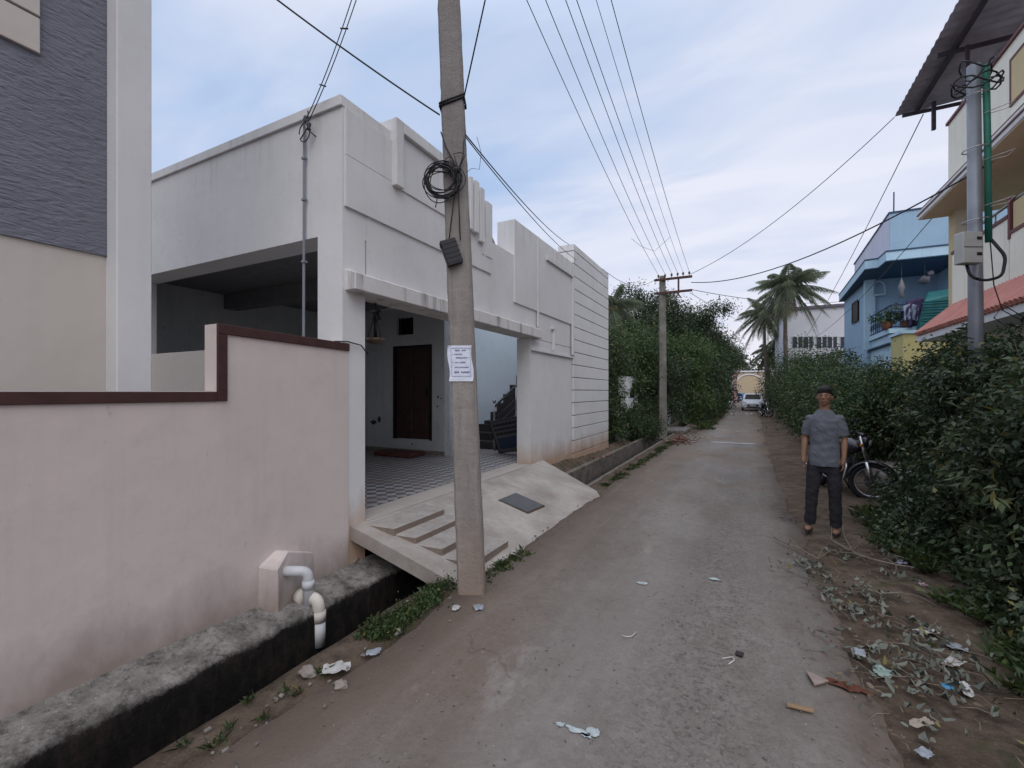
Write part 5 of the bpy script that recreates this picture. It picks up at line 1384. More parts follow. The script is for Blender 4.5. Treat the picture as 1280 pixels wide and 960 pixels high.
for s_, (A0, A1, A2) in arms.items():
    hx, hy, hz = A2; hz -= .035
    for k in range(4):
        l = (.062, .072, .068, .054)[k]; yy = hy-.034+.018*k
        ex.tube([(hx-s_*.005, yy, hz-.03), (hx-s_*.006, yy-.004, hz-.05-l*.4), (hx-s_*.016, yy-.006, hz-.05-l*.75), (hx-s_*.028, yy-.004, hz-.045-l)], [.0095, .009, .008, .0065], 7)
    ex.tube([(hx, hy-.022, hz+.01), (hx-s_*.006, hy-.048, hz-.015), (hx-s_*.014, hy-.055, hz-.05)], [.012, .0105, .008], 7)
em = bpy.data.meshes.new('t'); em.from_pydata(ex.v, [], ex.f); bmx.from_mesh(em); bmx.to_mesh(body.data); bmx.free(); bpy.data.meshes.remove(em)
body.data.polygons.foreach_set('use_smooth', [True]*len(body.data.polygons))
for s_ in (-1, 1):
    mb = MB(); ell(mb, (s_*.030, -.0865, 1.588), .011, .006, .0065, 2); mb.build('eye', M_hair, PR, smooth=True)
    mb = MB(); mb.tube([(s_*.014, -.092, 1.606), (s_*.030, -.091, 1.611), (s_*.046, -.082, 1.606)], .0035, 6); mb.build('eyebrow', M_hair, PR, smooth=True)
mb = MB(); mb.tube([(-.022, -.093, 1.530), (0, -.099, 1.531), (.022, -.093, 1.530)], .0035, 6); mb.build('mouth', simple('lip', (.15, .06, .05), .5), PR, smooth=True)
h_ = MB(); ell(h_, (0, .010, 1.648), .082, .098, .070); ell(h_, (0, .048, 1.592), .077, .068, .084); ell(h_, (.012, -.050, 1.668), .052, .042, .032)
for s_ in (-1, 1): ell(h_, (s_*.070, .012, 1.615), .014, .034, .038, 2)
fused('hair', h_, M_hair, PR, .007, 3, .004)
S_ = MB(); loft(S_, [(0, .0, .775, .172, .128), (0, 0, .86, .168, .126), (0, 0, .95, .160, .118), (0, 0, 1.08, .148, .110), (0, 0, 1.22, .158, .112), (0, .004, 1.31, .160, .106), (0, .008, 1.365, .130, .088), (0, .01, 1.405, .092, .072), (0, .01, 1.435, .070, .062)])
for s_, (A0, A1, A2) in arms.items():
    A0, A1 = Vector(A0), Vector(A1); e_ = A0.lerp(A1, .86)
    S_.tube([A0+Vector((-s_*.03, 0, .0)), A0.lerp(A1, .3), e_], [.055, .058, .060], 16); ell(S_, tuple(A0), .050, .054, .040)
fused('shirt', S_, M_shirt, PR, .009, 4, .007)
T_m = MB(); loft(T_m, [(0, 0, .70, .10, .07), (0, 0, .80, .148, .108), (0, 0, .93, .142, .104), (0, 0, 1.0, .136, .10)])
for s_, (A0, A1, A2) in legs.items():
    T_m.tube([A0, Vector(A0).lerp(Vector(A1), .5), A1, Vector(A1).lerp(Vector(A2), .5), Vector(A2)+Vector((0, 0, .0))], [.080, .082, .070, .064, .060], 18)
fused('trousers', T_m, M_trou, PR, .009, 4, .008)
mb = MB()
for s_, (A0, A1, A2) in legs.items():
    mb = MB(); ell(mb, (A2[0]+s_*.008, A2[1]-.052, .022), .046, .122, .030); mb.v = [(x, y, max(0.0, z)) for x, y, z in mb.v]
    mb.build('sandal', simple('dark_sandal', (.03, .02, .015), .7), PR, smooth=True)
PR.location = (.84, 6.25, .035); PR.rotation_euler = (0, 0, R(-14)); PR.scale = (.94, .94, .985)

# ---------------------------------------------------------------- vegetation
M_bark = simple('bark', (.07, .055, .045), .95, var=.35, scale=6, bump=.5, bscale=25)
M_stem = simple('green_brown_stem', (.06, .06, .035), .9, var=.3)
LF_near = leafmat('bush_leaf', (.028, .052, .024), (.085, .125, .060), .2, rough=.38)
LF_mid = leafmat('mid_bush_leaf', (.035, .068, .022), (.095, .155, .048), .28)
LF_dark = leafmat('dark_tree_leaf', (.028, .052, .026), (.070, .110, .048), .28)
LF_bright = leafmat('bright_leaf', (.042, .083, .024), (.105, .17, .048), .28)
LF_alt = leafmat('narrow_pale_leaf', (.045, .070, .035), (.13, .175, .085), .3)
LF_alt2 = leafmat('narrow_deep_leaf', (.022, .045, .022), (.075, .12, .045), .3)
LF_grass = leafmat('grass_blade', (.025, .048, .014), (.075, .115, .032), .2)
gb = 'bushes along the right side of the road'
def bush(label, cx_, cy_, blobs, n, size, seed, mat_, base_z=.08, tr=.035, group=gb, **k):
    rs = random.Random(seed+500); extra = []
    for b_ in blobs:
        for _ in range(5):   # sprigs that break the outline
            a = rs.uniform(0, 6.28); q_ = rs.uniform(.75, 1.05)
            extra.append((b_[0]+b_[3]*.7*math.cos(a), b_[1]+b_[4]*.7*math.sin(a), b_[2]+b_[5]*q_*rs.uniform(.4, 1.05), rs.uniform(.10, .2), rs.uniform(.10, .2), rs.uniform(.16, .36), 2.0))
    blobs = [tuple(b_)+(1.0,) for b_ in blobs]+extra
    return tree('bush', label, 'bush', (cx_, cy_, base_z), blobs, int(n*1.15), size, mat_, M_stem, seed, group, trunk_r=tr, limbs=34, part='foliage', over=1.16, per=52, alt=(LF_alt if seed % 2 else LF_alt2), **k)
bush('big dark bush filling the right edge of the picture', 2.25, 4.9, [(2.25, 4.6, 1.05, .62, .55, .95), (2.55, 5.2, 1.45, .75, .6, .62), (2.05, 5.35, .65, .42, .55, .55), (2.9, 4.4, 1.4, .7, .7, .7), (1.85, 4.5, .32, .30, .45, .28)], 26000, .062, 21, LF_near, clump=.10, asp=.5, zmin=.08)
bush('dark bush around the foot of the steel service pole', 2.35, 6.6, [(2.35, 6.3, 1.1, .55, .7, .95), (2.7, 7.1, 1.55, .7, .8, .75), (2.15, 7.1, .8, .40, .6, .7), (2.0, 6.0, .4, .35, .5, .35)], 21000, .066, 22, LF_near, clump=.11, asp=.5, zmin=.08)
bush('bush between the service pole and the motorcycle plinth', 2.6, 8.3, [(2.65, 8.2, 1.15, .62, .7, .95), (2.9, 8.9, 1.6, .6, .7, .6), (2.45, 7.9, .7, .30, .45, .55)], 13000, .07, 23, LF_near, clump=.13, asp=.5)
bush('bush hanging over the back of the motorcycle', 2.6, 10.6, [(2.75, 10.3, 1.25, .75, .7, .8), (2.45, 11.2, 1.05, .95, .8, .95), (2.15, 10.8, .8, .5, .5, .6)], 14000, .075, 24, LF_mid, clump=.14, asp=.5)
specs = [(12.8, 2.75, 1.0, 2.0, LF_near, 'rounded dark bush just beyond the motorcycle'), (15.0, 2.6, 1.0, 2.2, LF_mid, 'yellowish green bush next to the low driveway'),
         (17.6, 2.75, 1.1, 2.3, LF_near, 'dark bush in front of the yellow outbuilding'), (20.6, 2.7, 1.1, 2.9, LF_mid, 'bush in front of the blue house'),
         (23.8, 2.75, 1.2, 3.3, LF_bright, 'lighter green bush beyond the blue house'), (27.5, 2.75, 1.2, 3.3, LF_mid, 'tall bush below the white building windows'),
         (31.5, 2.8, 1.2, 3.4, LF_dark, 'dark tall bush below the left end of the white building'), (36.0, 2.9, 1.3, 4.3, LF_mid, 'bush under the palms on the right'), (41.5, 2.9, 1.4, 3.8, LF_dark, 'bush beside the white car on the right'), (50, 3.2, 1.8, 4.2, LF_dark, 'farthest dark bush behind the white car')]
for i, (y, x, r_, h_, m_, lab) in enumerate(specs):
    bush(lab, x, y, [(x, y, h_*.55, r_, r_*1.2, h_*.48), (x-.35, y-.5, h_*.3, r_*.7, r_*.8, h_*.34), (x+.4, y+.5, h_*.7, r_*.8, r_, h_*.36)], 6500, .085+.004*i, 40+i, m_, clump=.2+.01*i, asp=.55)
# left side
gl = 'trees and shrubs along the left side of the road'
bush('dark weedy shrub against the grooved end wall of the white house', -3.65, 13.4, [(-3.6, 13.0, .7, .45, .6, .75), (-3.75, 14.0, 1.0, .5, .8, .8)], 6500, .085, 60, LF_mid, group=gl, clump=.13)
bush('leafy shrub rising over the white gate wall', -4.6, 14.6, [(-4.5, 14.3, 2.6, 1.0, 1.2, 1.1), (-4.2, 15.6, 2.9, .9, 1.1, .9), (-4.3, 13.6, 1.8, .6, .7, .9)], 11000, .10, 61, LF_mid, group=gl, tr=.06, clump=.18)
bush('low weeds spilling over the drain before the second utility pole', -3.2, 16.0, [(-3.3, 15.2, .45, .40, .9, .5), (-3.35, 17.0, .6, .45, 1.0, .65), (-2.95, 16.2, .25, .3, 1.2, .3)], 8000, .08, 62, LF_mid, group=gl, clump=.12)
def ltree(label, x, y, blobs, n, size, seed, m_, tr=.13, **k):
    return tree('tree', label, 'tree', (x, y, 0), blobs, int(n*1.5), size, m_, M_bark, seed, gl, trunk_r=tr, limbs=22, **k)
ltree('leafy tree directly left of the second utility pole', -4.4, 18.0, [(-4.3, 17.8, 3.0, 1.1, 1.4, 1.2), (-3.9, 19.0, 3.4, 1.0, 1.3, 1.0), (-3.7, 17.2, 2.2, .7, .9, .8)], 11000, .12, 63, LF_mid, clump=.2)
ltree('dense dark shrub tree directly right of the second utility pole', -3.7, 21.5, [(-3.7, 21.0, 2.3, 1.0, 1.5, 1.7), (-3.4, 22.6, 2.2, 1.0, 1.6, 1.7), (-3.3, 21.0, .9, .7, 1.2, .8)], 14000, .12, 64, LF_dark, clump=.2)
ltree('bright green tree behind the second utility pole', -3.8, 26, [(-3.15, 25.5, 3.0, 1.2, 1.8, 1.8), (-2.55, 27.0, 3.7, 1.1, 1.6, 1.1), (-2.55, 26.0, 1.3, .9, 1.9, 1.2)], 14000, .14, 65, LF_bright, clump=.24)
ltree('dark leaning tree halfway along the left side', -3.6, 31.5, [(-2.85, 31, 3.0, 1.4, 2.2, 2.2), (-2.35, 33.5, 2.6, 1.2, 2.0, 2.2), (-2.25, 31, 1.2, .9, 2, 1.2)], 12000, .17, 66, LF_dark, clump=.28)
ltree('green roadside tree before the last big trees on the left', -3.4, 38.5, [(-2.65, 38, 3.2, 1.5, 2.6, 2.4), (-2.25, 40, 1.6, 1.0, 2.6, 1.6)], 9000, .2, 67, LF_mid, clump=.3)
ltree('low dark tree next to the narrow white house', -3.2, 48, [(-2.55, 47, 3.2, 1.5, 3.0, 2.6), (-2.05, 50, 1.6, 1.1, 3.4, 1.7)], 9000, .23, 68, LF_dark, clump=.35)
ltree('tallest dark tree rising above the others on the left', -6.0, 29.5, [(-6.0, 29, 6.2, 2.4, 2.6, 2.0), (-4.4, 30, 6.0, 1.8, 2.2, 1.8), (-7.4, 28, 4.8, 1.9, 2.2, 1.8), (-5, 28, 4.2, 2, 2.2, 1.8)], 24000, .17, 69, LF_dark, tr=.22, clump=.30)
ltree('wide dark tree with a thin branch reaching over the road', -4.6, 37, [(-4.8, 37, 5.8, 2.4, 3.0, 1.9), (-3.2, 38, 5.0, 1.9, 3.0, 1.9), (-1.7, 34, 7.35, 1.5, 1.2, .35, 1.5), (-2.8, 35, 7.0, 1.0, 1.2, .5), (-2.6, 40, 6.0, 1.2, 2, .8)], 22000, .18, 70, LF_dark, tr=.22, clump=.30)
ltree('far dark tree where the left row ends', -3.2, 54, [(-3.2, 53, 5.4, 2.2, 3.6, 2.2), (-1.8, 58, 5.6, 1.6, 3.2, 1.5), (-1.0, 64, 6.0, 1.3, 3.0, 1.2)], 14000, .24, 71, LF_dark, tr=.2, clump=.4)
far = [(-22, 120, 6, 14, 10, 5), (-4, 125, 5, 10, 10, 6.0), (12, 120, 5, 12, 10, 6), (30, 110, 4, 12, 10, 5)]
o, _ = leaves('distant_treeline', LF_dark, far, 14000, .9, 80, None, clump=1.3); tag(o, 'faint dark line of distant trees closing the end of the street', 'trees', kind='stuff')
# palms
M_ptrunk = simple('palm_trunk', (.12, .10, .085), .95, var=.3, scale=5, bump=.5, bscale=12)
LF_palm = leafmat('palm_leaf', (.11, .145, .095), (.25, .28, .18), .4, patch=(.10, .13, .09))
LF_pdry = leafmat('dry_palm_leaf', (.14, .10, .05), (.22, .17, .09), .2)
def frond(name, c, az, el, length, droop, mat_, parent, seed, lw=.62, nl=56):
    rg = random.Random(seed); V = []; Q = []
    d0 = Vector((math.cos(az)*math.cos(el), math.sin(az)*math.cos(el), math.sin(el)))
    def pt(t): return Vector(c)+d0*length*t+Vector((0, 0, -droop*length*t*t))
    side = Vector((-math.sin(az), math.cos(az), 0))
    for i in range(nl):
        t = .10+.90*i/(nl-1); p = pt(t); tan = (pt(min(1, t+.02))-pt(t-.02)).normalized()
        l = lw*math.sin(math.pi*min(1, .18+t*.80))**.7*rg.uniform(.85, 1.1)
        for s_ in (-1, 1):
            d = (side*s_*.8+tan*.55+Vector((0, 0, -.35-.35*rg.random()))).normalized(); wv_ = tan*.009
            n = len(V); V += [p-wv_, p+wv_, p+d*l*.55+wv_*.9+Vector((0, 0, -.02)), p+d*l+Vector((0, 0, -l*.28))]; Q.append((n, n+1, n+2, n+3))
    mb = MB(); mb.tube([pt(k/8) for k in range(9)], [.035*(1-k/10) for k in range(9)], 5)
    mb.add(V, Q); return mb.build(name, mat_, parent)
def palm(label, x, y, h_, nf, fl_, seed, lean=(0, 0), group='coconut palms', dry=4):
    r_ = empty('palm_tree', (x, y, 0), label, 'palm tree', group); rg = random.Random(seed)
    top = Vector((x+lean[0], y+lean[1], h_)); mb = MB()
    pts = [Vector((x, y, -.1)).lerp(top, k/12)+Vector((math.sin(k*.5)*.08, 0, 0)) for k in range(13)]
    mb.tube(pts, [.17-.006*k+(.015 if k % 2 else 0) for k in range(13)], 10); mb.build('trunk', M_ptrunk, r_, smooth=True)
    for i in range(nf):
        az = i*2.399+rg.uniform(-.2, .2); el = R(75)-R(128)*((i+.5)/nf)**.9+rg.uniform(-.1, .1)
        frond('frond', top, az, el, fl_*rg.uniform(.85, 1.1), .30+.45*rg.random(), LF_palm, r_, seed*100+i)
    for i in range(dry): frond('frond', top-Vector((0, 0, .2)), rg.uniform(0, 6.28), R(-55), fl_*.7, .3, LF_pdry, r_, seed*200+i)
    mb = MB()
    for i in range(7): a = i*.9; mb.ico((top.x+.25*math.cos(a), top.y+.25*math.sin(a), top.z-.25), .13, 2, sz=1.2)
    mb.build('coconut', simple('coconut_husk', (.14, .12, .04), .7), r_, smooth=True)
    return r_
q = atD(985, 357, 31.0); palm('larger coconut palm with its crown beside the white building', q.x-.3, q.y, q.z, 44, 2.9, 3, (.3, 0))
q = atD(957, 392, 40.0); palm('smaller and farther coconut palm left of the larger one', q.x, q.y, q.z, 40, 2.9, 4, (0, 0), dry=8)
q = atD(958, 438, 44.0); palm('short drooping palm under the smaller coconut palm', q.x+.2, q.y, q.z, 16, 2.0, 5, dry=5)
q = atD(763, 382, 21.0); palm('small palm peeping out behind the grooved end of the white house', q.x, q.y, q.z, 14, 1.9, 6, dry=0)
# grass and weeds
SPc = []; rnd = random.Random(12)
for i in range(46): t = rnd.random(); SPc.append((-2.22+rnd.uniform(-.09, .11), 2.25+1.15*t, .02, .05+.05*rnd.random()))
for i in range(14): SPc.append((-2.22+rnd.uniform(-.1, .1), rnd.uniform(.2, 2.0), .02, .03))
tag(blades('grass', LF_grass, SPc, 3600, .045, 1, w=.003, spread=.7), 'patch of short green weeds on the dirt strip between drain and near pole', 'grass', kind='stuff')
V, Q, C = leaf_arrays([(-2.2, 2.5, .040, .08, .26, .02), (-2.15, 2.95, .05, .09, .25, .03)], 1100, .024, 31, clump=.04, asp=.6)
tag(np_mesh('weeds', V, Q, LF_mid), 'small-leaved creeping weeds beside the drain', 'weeds', kind='stuff')
SPc = [(-1.98+rnd.uniform(-.06, .08), 3.3+rnd.random()*.9, .02, .06) for i in range(22)]
SPc += [(-2.05+rnd.uniform(-.1, .06), 7.3+rnd.random()*9, .02, .10) for i in range(50)]
tag(blades('grass', LF_grass, SPc, 4200, .055, 2, w=.004, spread=.8), 'scrubby grass at the foot of the near pole and along the drain edge', 'grass', kind='stuff')
SPc = []
for i in range(60): SPc.append((1.25+rnd.random()*.8, 5.3+rnd.random()*2.2, .10, .12))
for i in range(50): SPc.append((1.35+rnd.random()*.6, 3.4+rnd.random()*2.2, .08, .10))
for i in range(40): SPc.append((1.20+rnd.random()*.7, 2.2+rnd.random()*1.2, .08, .07))
for i in range(60): SPc.append((1.9+rnd.random()*.6, 7+rnd.random()*2, .12, .14))
tag(blades('grass', LF_grass, SPc, 15000, .10, 3, w=.004, spread=.9), 'rough grass at the foot of the right-hand bushes', 'grass', kind='stuff')
V, Q, C = leaf_arrays([(1.45, 5.9, .16, .22, .5, .12), (1.75, 6.6, .22, .25, .5, .18), (1.75, 4.2, .16, .22, .5, .14), (1.5, 2.9, .12, .2, .4, .10), (1.85, 7.8, .25, .2, .5, .2)], 7000, .045, 33, clump=.06, asp=.55, zmin=.06)
tag(np_mesh('weeds', V, Q, LF_near), 'leafy weeds creeping out from under the right-hand bushes', 'weeds', kind='stuff')
SPc = [(2.02+rnd.uniform(-.15, .6), 12+rnd.random()*20, .08, .15) for i in range(70)]
tag(blades('grass', LF_grass, SPc, 5000, .12, 4, w=.006, spread=.8), 'grass fringe under the more distant right-hand bushes', 'grass', kind='stuff')
SPc = [(-1.6+rnd.uniform(-.6, .35), 21+rnd.random()*30, .03, .25) for i in range(130)]
tag(blades('grass', LF_grass, SPc, 7000, .14, 5, w=.010, spread=.8), 'grass fringe under the left-hand trees beyond the culvert slab', 'grass', kind='stuff')

# ---------------------------------------------------------------- litter
def litter(name, mat_, n, region, size, seed, z=.045, label=None, curl=.35):
    rg = np.random.default_rng(seed); k = 0; V = []; Q = []
    cl_ = region if isinstance(region, list) else [(rg.uniform(region[0], region[1]), rg.uniform(region[2], region[3])) for _ in range(max(4, n//9))]
    for i in range(n):
        c = cl_[rg.integers(len(cl_))]; x = c[0]+rg.normal()*.10; y = c[1]+rg.normal()*.12
        s = size*rg.uniform(.5, 1.5); a = rg.uniform(0, 6.28); d = np.array([math.cos(a), math.sin(a)]); p = np.array([-d[1], d[0]])
        zz0 = max(gz(x, y), .0)+(.022 if x > .62 else .05)
        asp = rg.uniform(.25, .5); b = len(V)
        pr = [(-.5, 0), (-.25, .8), (.15, 1.0), (.5, .1), (.2, -.9), (-.3, -.7)]
        for (u, v) in pr: V.append((x+(d[0]*u+p[0]*v*asp*.5)*s, y+(d[1]*u+p[1]*v*asp*.5)*s, zz0+abs(rg.normal())*size*curl*.5))
        Q.append(tuple(range(b, b+6)))
    return tag(np_mesh(name, np.array(V), np.array(Q), mat_), label, 'litter', kind='stuff')
M_pale = leafmat('pale_dead_leaf', (.11, .125, .10), (.22, .24, .205), .1, patch=(.12,.12,.10)); M_brl = leafmat('brown_dead_leaf', (.07, .045, .03), (.20, .15, .10), .1)
PILE = []
for (a_, b_) in ((1000, 702), (1012, 710), (1005, 706), (1060, 740), (1045, 745), (1055, 752), (1080, 762), (1150, 790), (1165, 800), (1190, 812), (1072, 815), (1100, 838), (1130, 850), (1150, 835), (1185, 850), (1205, 862), (1120, 722), (1140, 700), (1130, 697), (1160, 905), (1035, 690), (1085, 735), (1175, 835), (1120, 810)):
    D_ = (EYE-.06)*FPX/(b_-HOR); dx_ = (a_-640)/FPX; PILE.append((D_*(-_s+dx_*_c), D_*(_c+dx_*_s)))
litter('leaf_litter', M_pale, 430, PILE, .055, 1, curl=.8, label='pale grey-green dead leaves scattered on the dirt at the right road edge')
litter('leaf_litter', M_brl, 520, (.45, 1.9, 2.0, 7.6), .036, 2, label='small brown dead leaves strewn over the dirt at the right')
litter('leaf_litter', M_brl, 260, (-2.3, .4, 1.6, 7.5), .016, 3, label='tiny dry leaf crumbs scattered over the road', curl=.2)
litter('leaf_litter', M_pale, 25, (.9, 1.6, 2.1, 3.4), .045, 6, label='pale leaf scraps in the lower right corner of the dirt edge')
def onG(px_, py_, z=.045):
    D_ = (EYE-z)*FPX/(py_-HOR); dx_ = (px_-640)/FPX; return Vector((D_*(-_s+dx_*_c), D_*(_c+dx_*_s), z))
# fallen branches
def branch(label, pts, seed, r0=.012):
    rg = random.Random(seed); P_ = [onG(a, b, .075) for a, b in pts]; mb = MB(); n = len(P_)
    mb.tube(P_, [r0*(1-.6*i/n) for i in range(n)], 7)
    for i in range(9):
        a = P_[rg.randrange(n)]; d = Vector((rg.uniform(-1, 1), rg.uniform(-1, 1), rg.uniform(-.05, .25))).normalized()*rg.uniform(.12, .35)
        mb.tube([a, a+d*.5+Vector((0, 0, .02)), a+d], [r0*.4, r0*.3, r0*.12], 5)
    return tag(mb.build('fallen_branch', simple('dry_twig', (.20, .17, .14), .9, var=.25), None, smooth=True), label, 'branch')
branch('long bare fallen branch lying from the person towards the bushes', [(1040, 676), (1062, 688), (1085, 698), (1120, 706), (1166, 713)], 1)
branch('forked pale twig left of the person near the road edge', [(968, 672), (985, 680), (1000, 686), (1022, 698)], 2, .008)
branch('thin curved twig behind the person feet', [(1052, 655), (1056, 672), (1066, 688)], 3, .006)
branch('short twig in the leaf litter in front of the bush', [(1075, 735), (1100, 742), (1128, 740)], 4, .006)
def crumple(name, label, px_, py_, s_, mat_, seed, h_=.35, cat='paper', z=.045, el=1.3):
    c = onG(px_, py_, z); rg = random.Random(seed); n = 9; vs = []; fs = []; a0 = rg.uniform(0, 3)
    for i in range(n):
        for j in range(n):
            u, v = i/(n-1)-.5, j/(n-1)-.5
            k_ = 1-.35*abs(u*v)*4*rg.random()
            x, y = u*s_*el*k_+rg.uniform(-.04, .04)*s_, v*s_*k_+rg.uniform(-.04, .04)*s_
            vs.append((c.x+x*math.cos(a0)-y*math.sin(a0), c.y+x*math.sin(a0)+y*math.cos(a0), c.z+s_*h_*max(0, mnoise.noise(Vector((u*3, v*3, seed)))+.30)*rg.uniform(.8, 1.1)))
    for i in range(n-1):
        for j in range(n-1): fs.append((i*n+j, (i+1)*n+j, (i+1)*n+j+1, i*n+j+1))
    o = MB().add(vs, fs).build(name, mat_, None); o.modifiers.new('t', 'SOLIDIFY').thickness = .0015
    return tag(o, label, cat)
M_wpap = simple('dirty_white_paper', (.40, .39, .385), .8, var=.1, scale=14); M_card = simple('weathered_cardboard', (.30, .25, .21), .9, var=.2); M_plas = simple('pale_plastic', (.25, .275, .31), .5, var=.2)
crumple('crumpled_paper', 'crumpled white paper on the dirt strip beside the drain', 421, 836, .125, M_wpap, 3, .22)
crumple('plastic_scrap', 'white scrap of plastic caught in the green weeds by the drain', 467, 815, .07, M_plas, 4, .2, 'litter')
crumple('paper_scrap', 'small white paper scrap left of the near pole foot', 570, 760, .06, M_wpap, 5, .2, 'litter')
crumple('paper_scrap', 'small bluish paper scrap right of the near pole foot', 598, 759, .075, M_plas, 6, .2, 'litter')
crumple('plastic_scrap', 'pale blue plastic scrap lowest in the right corner', 1155, 941, .055, M_plas, 7, .2, 'litter')
crumple('cardboard_scrap', 'long pale cardboard strip near the lower right corner', 1152, 904, .05, M_card, 8, .3, 'litter', el=2.6)
crumple('cardboard_scrap', 'white leaf-shaped scrap beside a tiny blue one on the dirt', 1208, 863, .055, M_wpap, 9, .3, 'litter', el=2.4)
crumple('plastic_scrap', 'tiny bright blue plastic scrap on the dirt', 1184, 858, .05, simple('blue_plastic', (.06, .22, .38), .5), 10, .2, 'litter')
crumple('plastic_scrap', 'pale green plastic scrap amid the litter', 1104, 841, .09, simple('mint_plastic', (.22, .29, .26), .5), 11, .2, 'litter')
crumple('paper_scrap', 'blue-white paper scrap at the litter edge of the road', 1073, 816, .075, M_plas, 12, .2, 'litter')
crumple('paper_scrap', 'long pale paper scrap below the bush', 1190, 829, .07, M_wpap, 13, .35, 'litter', el=2.2)
crumple('paper_scrap', 'pale folded paper scrap on the upper part of the dirt', 1158, 790, .06, M_wpap, 14, .35, 'litter', el=2.6)
crumple('paper_scrap', 'bluish wrapper beside the weeds under the bush', 1196, 810, .08, M_plas, 15, .2, 'litter')
crumple('plastic_scrap', 'red wrapper deep under the right-hand bush', 1252, 787, .06, simple('red_plastic', (.40, .05, .05), .5), 16, .2, 'litter')
crumple('plastic_scrap', 'pinkish scrap near the fallen branch', 1154, 731, .06, simple('pink_plastic', (.42, .27, .30), .6), 17, .2, 'litter')
crumple('plastic_scrap', 'pale lilac bag scrap lying on the long branch', 1127, 703, .10, simple('lilac_plastic', (.40, .38, .50), .5), 18, .2, 'litter')
def shard(name, label, pts, th, mat_, cat):
    P_ = [onG(a, b, .046) for a, b in pts]; n = len(P_)
    o = MB().add([tuple(p) for p in P_]+[(p.x, p.y, p.z+th) for p in P_], [tuple(range(n-1, -1, -1)), tuple(range(n, 2*n))]+[(i, (i+1) % n, n+(i+1) % n, n+i) for i in range(n)]).build(name, mat_, None, bevel=.002)
    return tag(o, label, cat)
M_terr = simple('broken_tile', (.26, .20, .18), .9, var=.2, bump=.3); M_wood = simple('wood_splinter', (.26, .17, .10), .9, var=.2)
shard('broken_tile', 'flat broken tile piece on the road near the reddish patch', [(1007, 840), (1036, 853), (1018, 858)], .012, M_terr, 'tile')
shard('wood_stick', 'short brown wood splinter on the road', [(984, 880), (1018, 888), (1017, 892), (984, 884)], .010, M_wood, 'stick')
shard('black_scrap', 'small black scrap at the end of a white string on the road', [(920, 814), (930, 817), (928, 822), (919, 819)], .008, M_dark, 'litter')
def string(label, pts):
    mb = MB(); mb.tube([onG(a, b, .052) for a, b in pts], .0035, 5); return tag(mb.build('string_scrap', simple('white_string', (.5, .48, .45), .8), None, smooth=True), label, 'string')
string('curved bit of white string on the middle of the road', [(777, 794), (783, 796), (790, 795), (795, 790)])
string('hooked bit of white string near the black scrap on the road', [(903, 823), (909, 822), (916, 821), (918, 825), (911, 830)])
def stone(label, px_, py_, r_, seed, mat_=None):
    c = onG(px_, py_, .03); mb = MB(); mb.ico((c.x, c.y, c.z+r_*.25), r_, 3, 1.25, .9, .62, .35, seed)
    return tag(mb.build('stone', mat_ or simple('stone', (.24, .21, .19), .95, var=.2, scale=20, bump=.5), None, smooth=True), label, 'stone')
stone('pale rounded stone beside the crumpled paper', 384, 842, .042, 1); stone('grey stone at the road edge under the crumpled paper', 426, 858, .034, 2)
stone('small stone on the strip beside the green weeds', 497, 789, .018, 3); stone('whitish pebble low on the drain strip', 352, 870, .012, 4)
stone('mossy stone at the drain corner under the ramp slab', 441, 700, .05, 5)
# rubble
rg = random.Random(6); mb = MB(); mb2 = MB()
M_brick = simple('broken_brick', (.16, .065, .045), .95, var=.3, scale=25, c2=(.24,.15,.12))
def rub(mb, x, y, z, s_): 
    T = Matrix.Translation((x, y, z)) @ Matrix.Rotation(rg.uniform(0, 6), 4, 'Z') @ Matrix.Rotation(rg.uniform(-.6, .6), 4, 'X') @ Matrix.Rotation(rg.uniform(-.6, .6), 4, 'Y')
    a, b, c = s_*rg.uniform(.5, 1.3), s_*rg.uniform(.4, .8), s_*rg.uniform(.3, .6); mb.box(-a, a, -b, b, -c, c, T)
for i in range(110):
    x, y = rg.gauss(-1.78, .16), rg.gauss(15.4, .42); rub(mb, x, y, .05+max(0, .22-abs(x+1.78)*.6)*rg.random(), .035)
for i in range(90):
    x, y = rg.gauss(-1.60, .22), rg.gauss(16.3, .6); rub(mb2, x, y, .05+.08*rg.random(), .032)
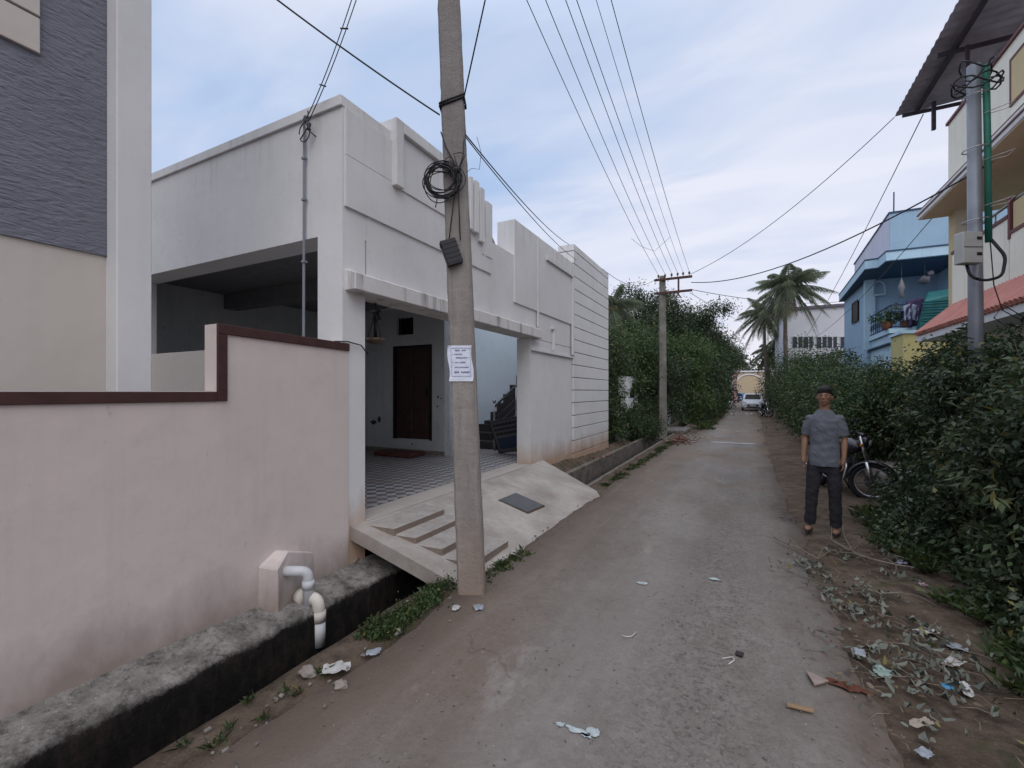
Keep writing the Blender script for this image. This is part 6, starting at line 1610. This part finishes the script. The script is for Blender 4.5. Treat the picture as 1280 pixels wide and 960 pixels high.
o = mb.build('brick_rubble', M_brick, None, bevel=.004); tag(o, 'heap of broken red bricks at the left road edge before the culvert slab', 'rubble', kind='stuff')
o = mb2.build('stone_rubble', simple('grey_rubble', (.26, .23, .21), .95, var=.3, scale=20), None, bevel=.004); tag(o, 'grey stone rubble mixed in behind the broken bricks', 'rubble', kind='stuff')
mb = MB()
for i in range(3): rub(mb, -3.0+.1*i, 9.9+.25*i, .16, .05)
tag(mb.build('brick_rubble', M_brick, None, bevel=.004), 'few red brick pieces on the drain bank by the grooved wall', 'rubble', kind='stuff')
# pebbles over road and verges
rg = np.random.default_rng(3); mb = MB()
for i in range(420):
    x = rg.uniform(-2.35, .6) if i % 3 else rg.uniform(-2.36, -1.9); y = rg.uniform(.8, 9)**1.0; r_ = rg.uniform(.003, .009)*(1.6 if x < -2.0 else 1)
    z_ = max(gz(x, y), 0)+(.040 if x > -2.05 else .005)
    mb.box(-r_, r_, -r_*.7, r_*.7, 0, r_*.8, Matrix.Translation((x, y, z_)) @ Matrix.Rotation(rg.uniform(0, 6), 4, 'Z') @ Matrix.Rotation(rg.uniform(-.5, .5), 4, 'X'))
tag(mb.build('pebbles', simple('pebble', (.17, .155, .145), .95, var=.4, scale=30), None, base=False), 'fine pebbles scattered over road and dirt verge', 'pebbles', kind='stuff')

tw = MB(); rg_ = random.Random(31)
for i in range(120):
    cx_, cy_ = rg_.choice(PILE); x, y = cx_+rg_.gauss(0, .16), cy_+rg_.gauss(0, .18); a = rg_.uniform(0, 6.28); l = rg_.uniform(.05, .22)
    z0_ = max(gz(x, y), 0)+.03; b_ = a+rg_.uniform(-.5, .5)
    tw.tube([(x, y, z0_), (x+l*.5*math.cos(a), y+l*.5*math.sin(a), z0_+.012), (x+l*.5*(math.cos(a)+math.cos(b_)), y+l*.5*(math.sin(a)+math.sin(b_)), z0_)], .0022, 4)
tag(tw.build('twig_litter', simple('dry_twig_litter', (.17, .14, .11), .95, var=.4, scale=30), None, base=False), 'dry twigs mixed into the dead leaves at the right road edge', 'twigs', kind='stuff')
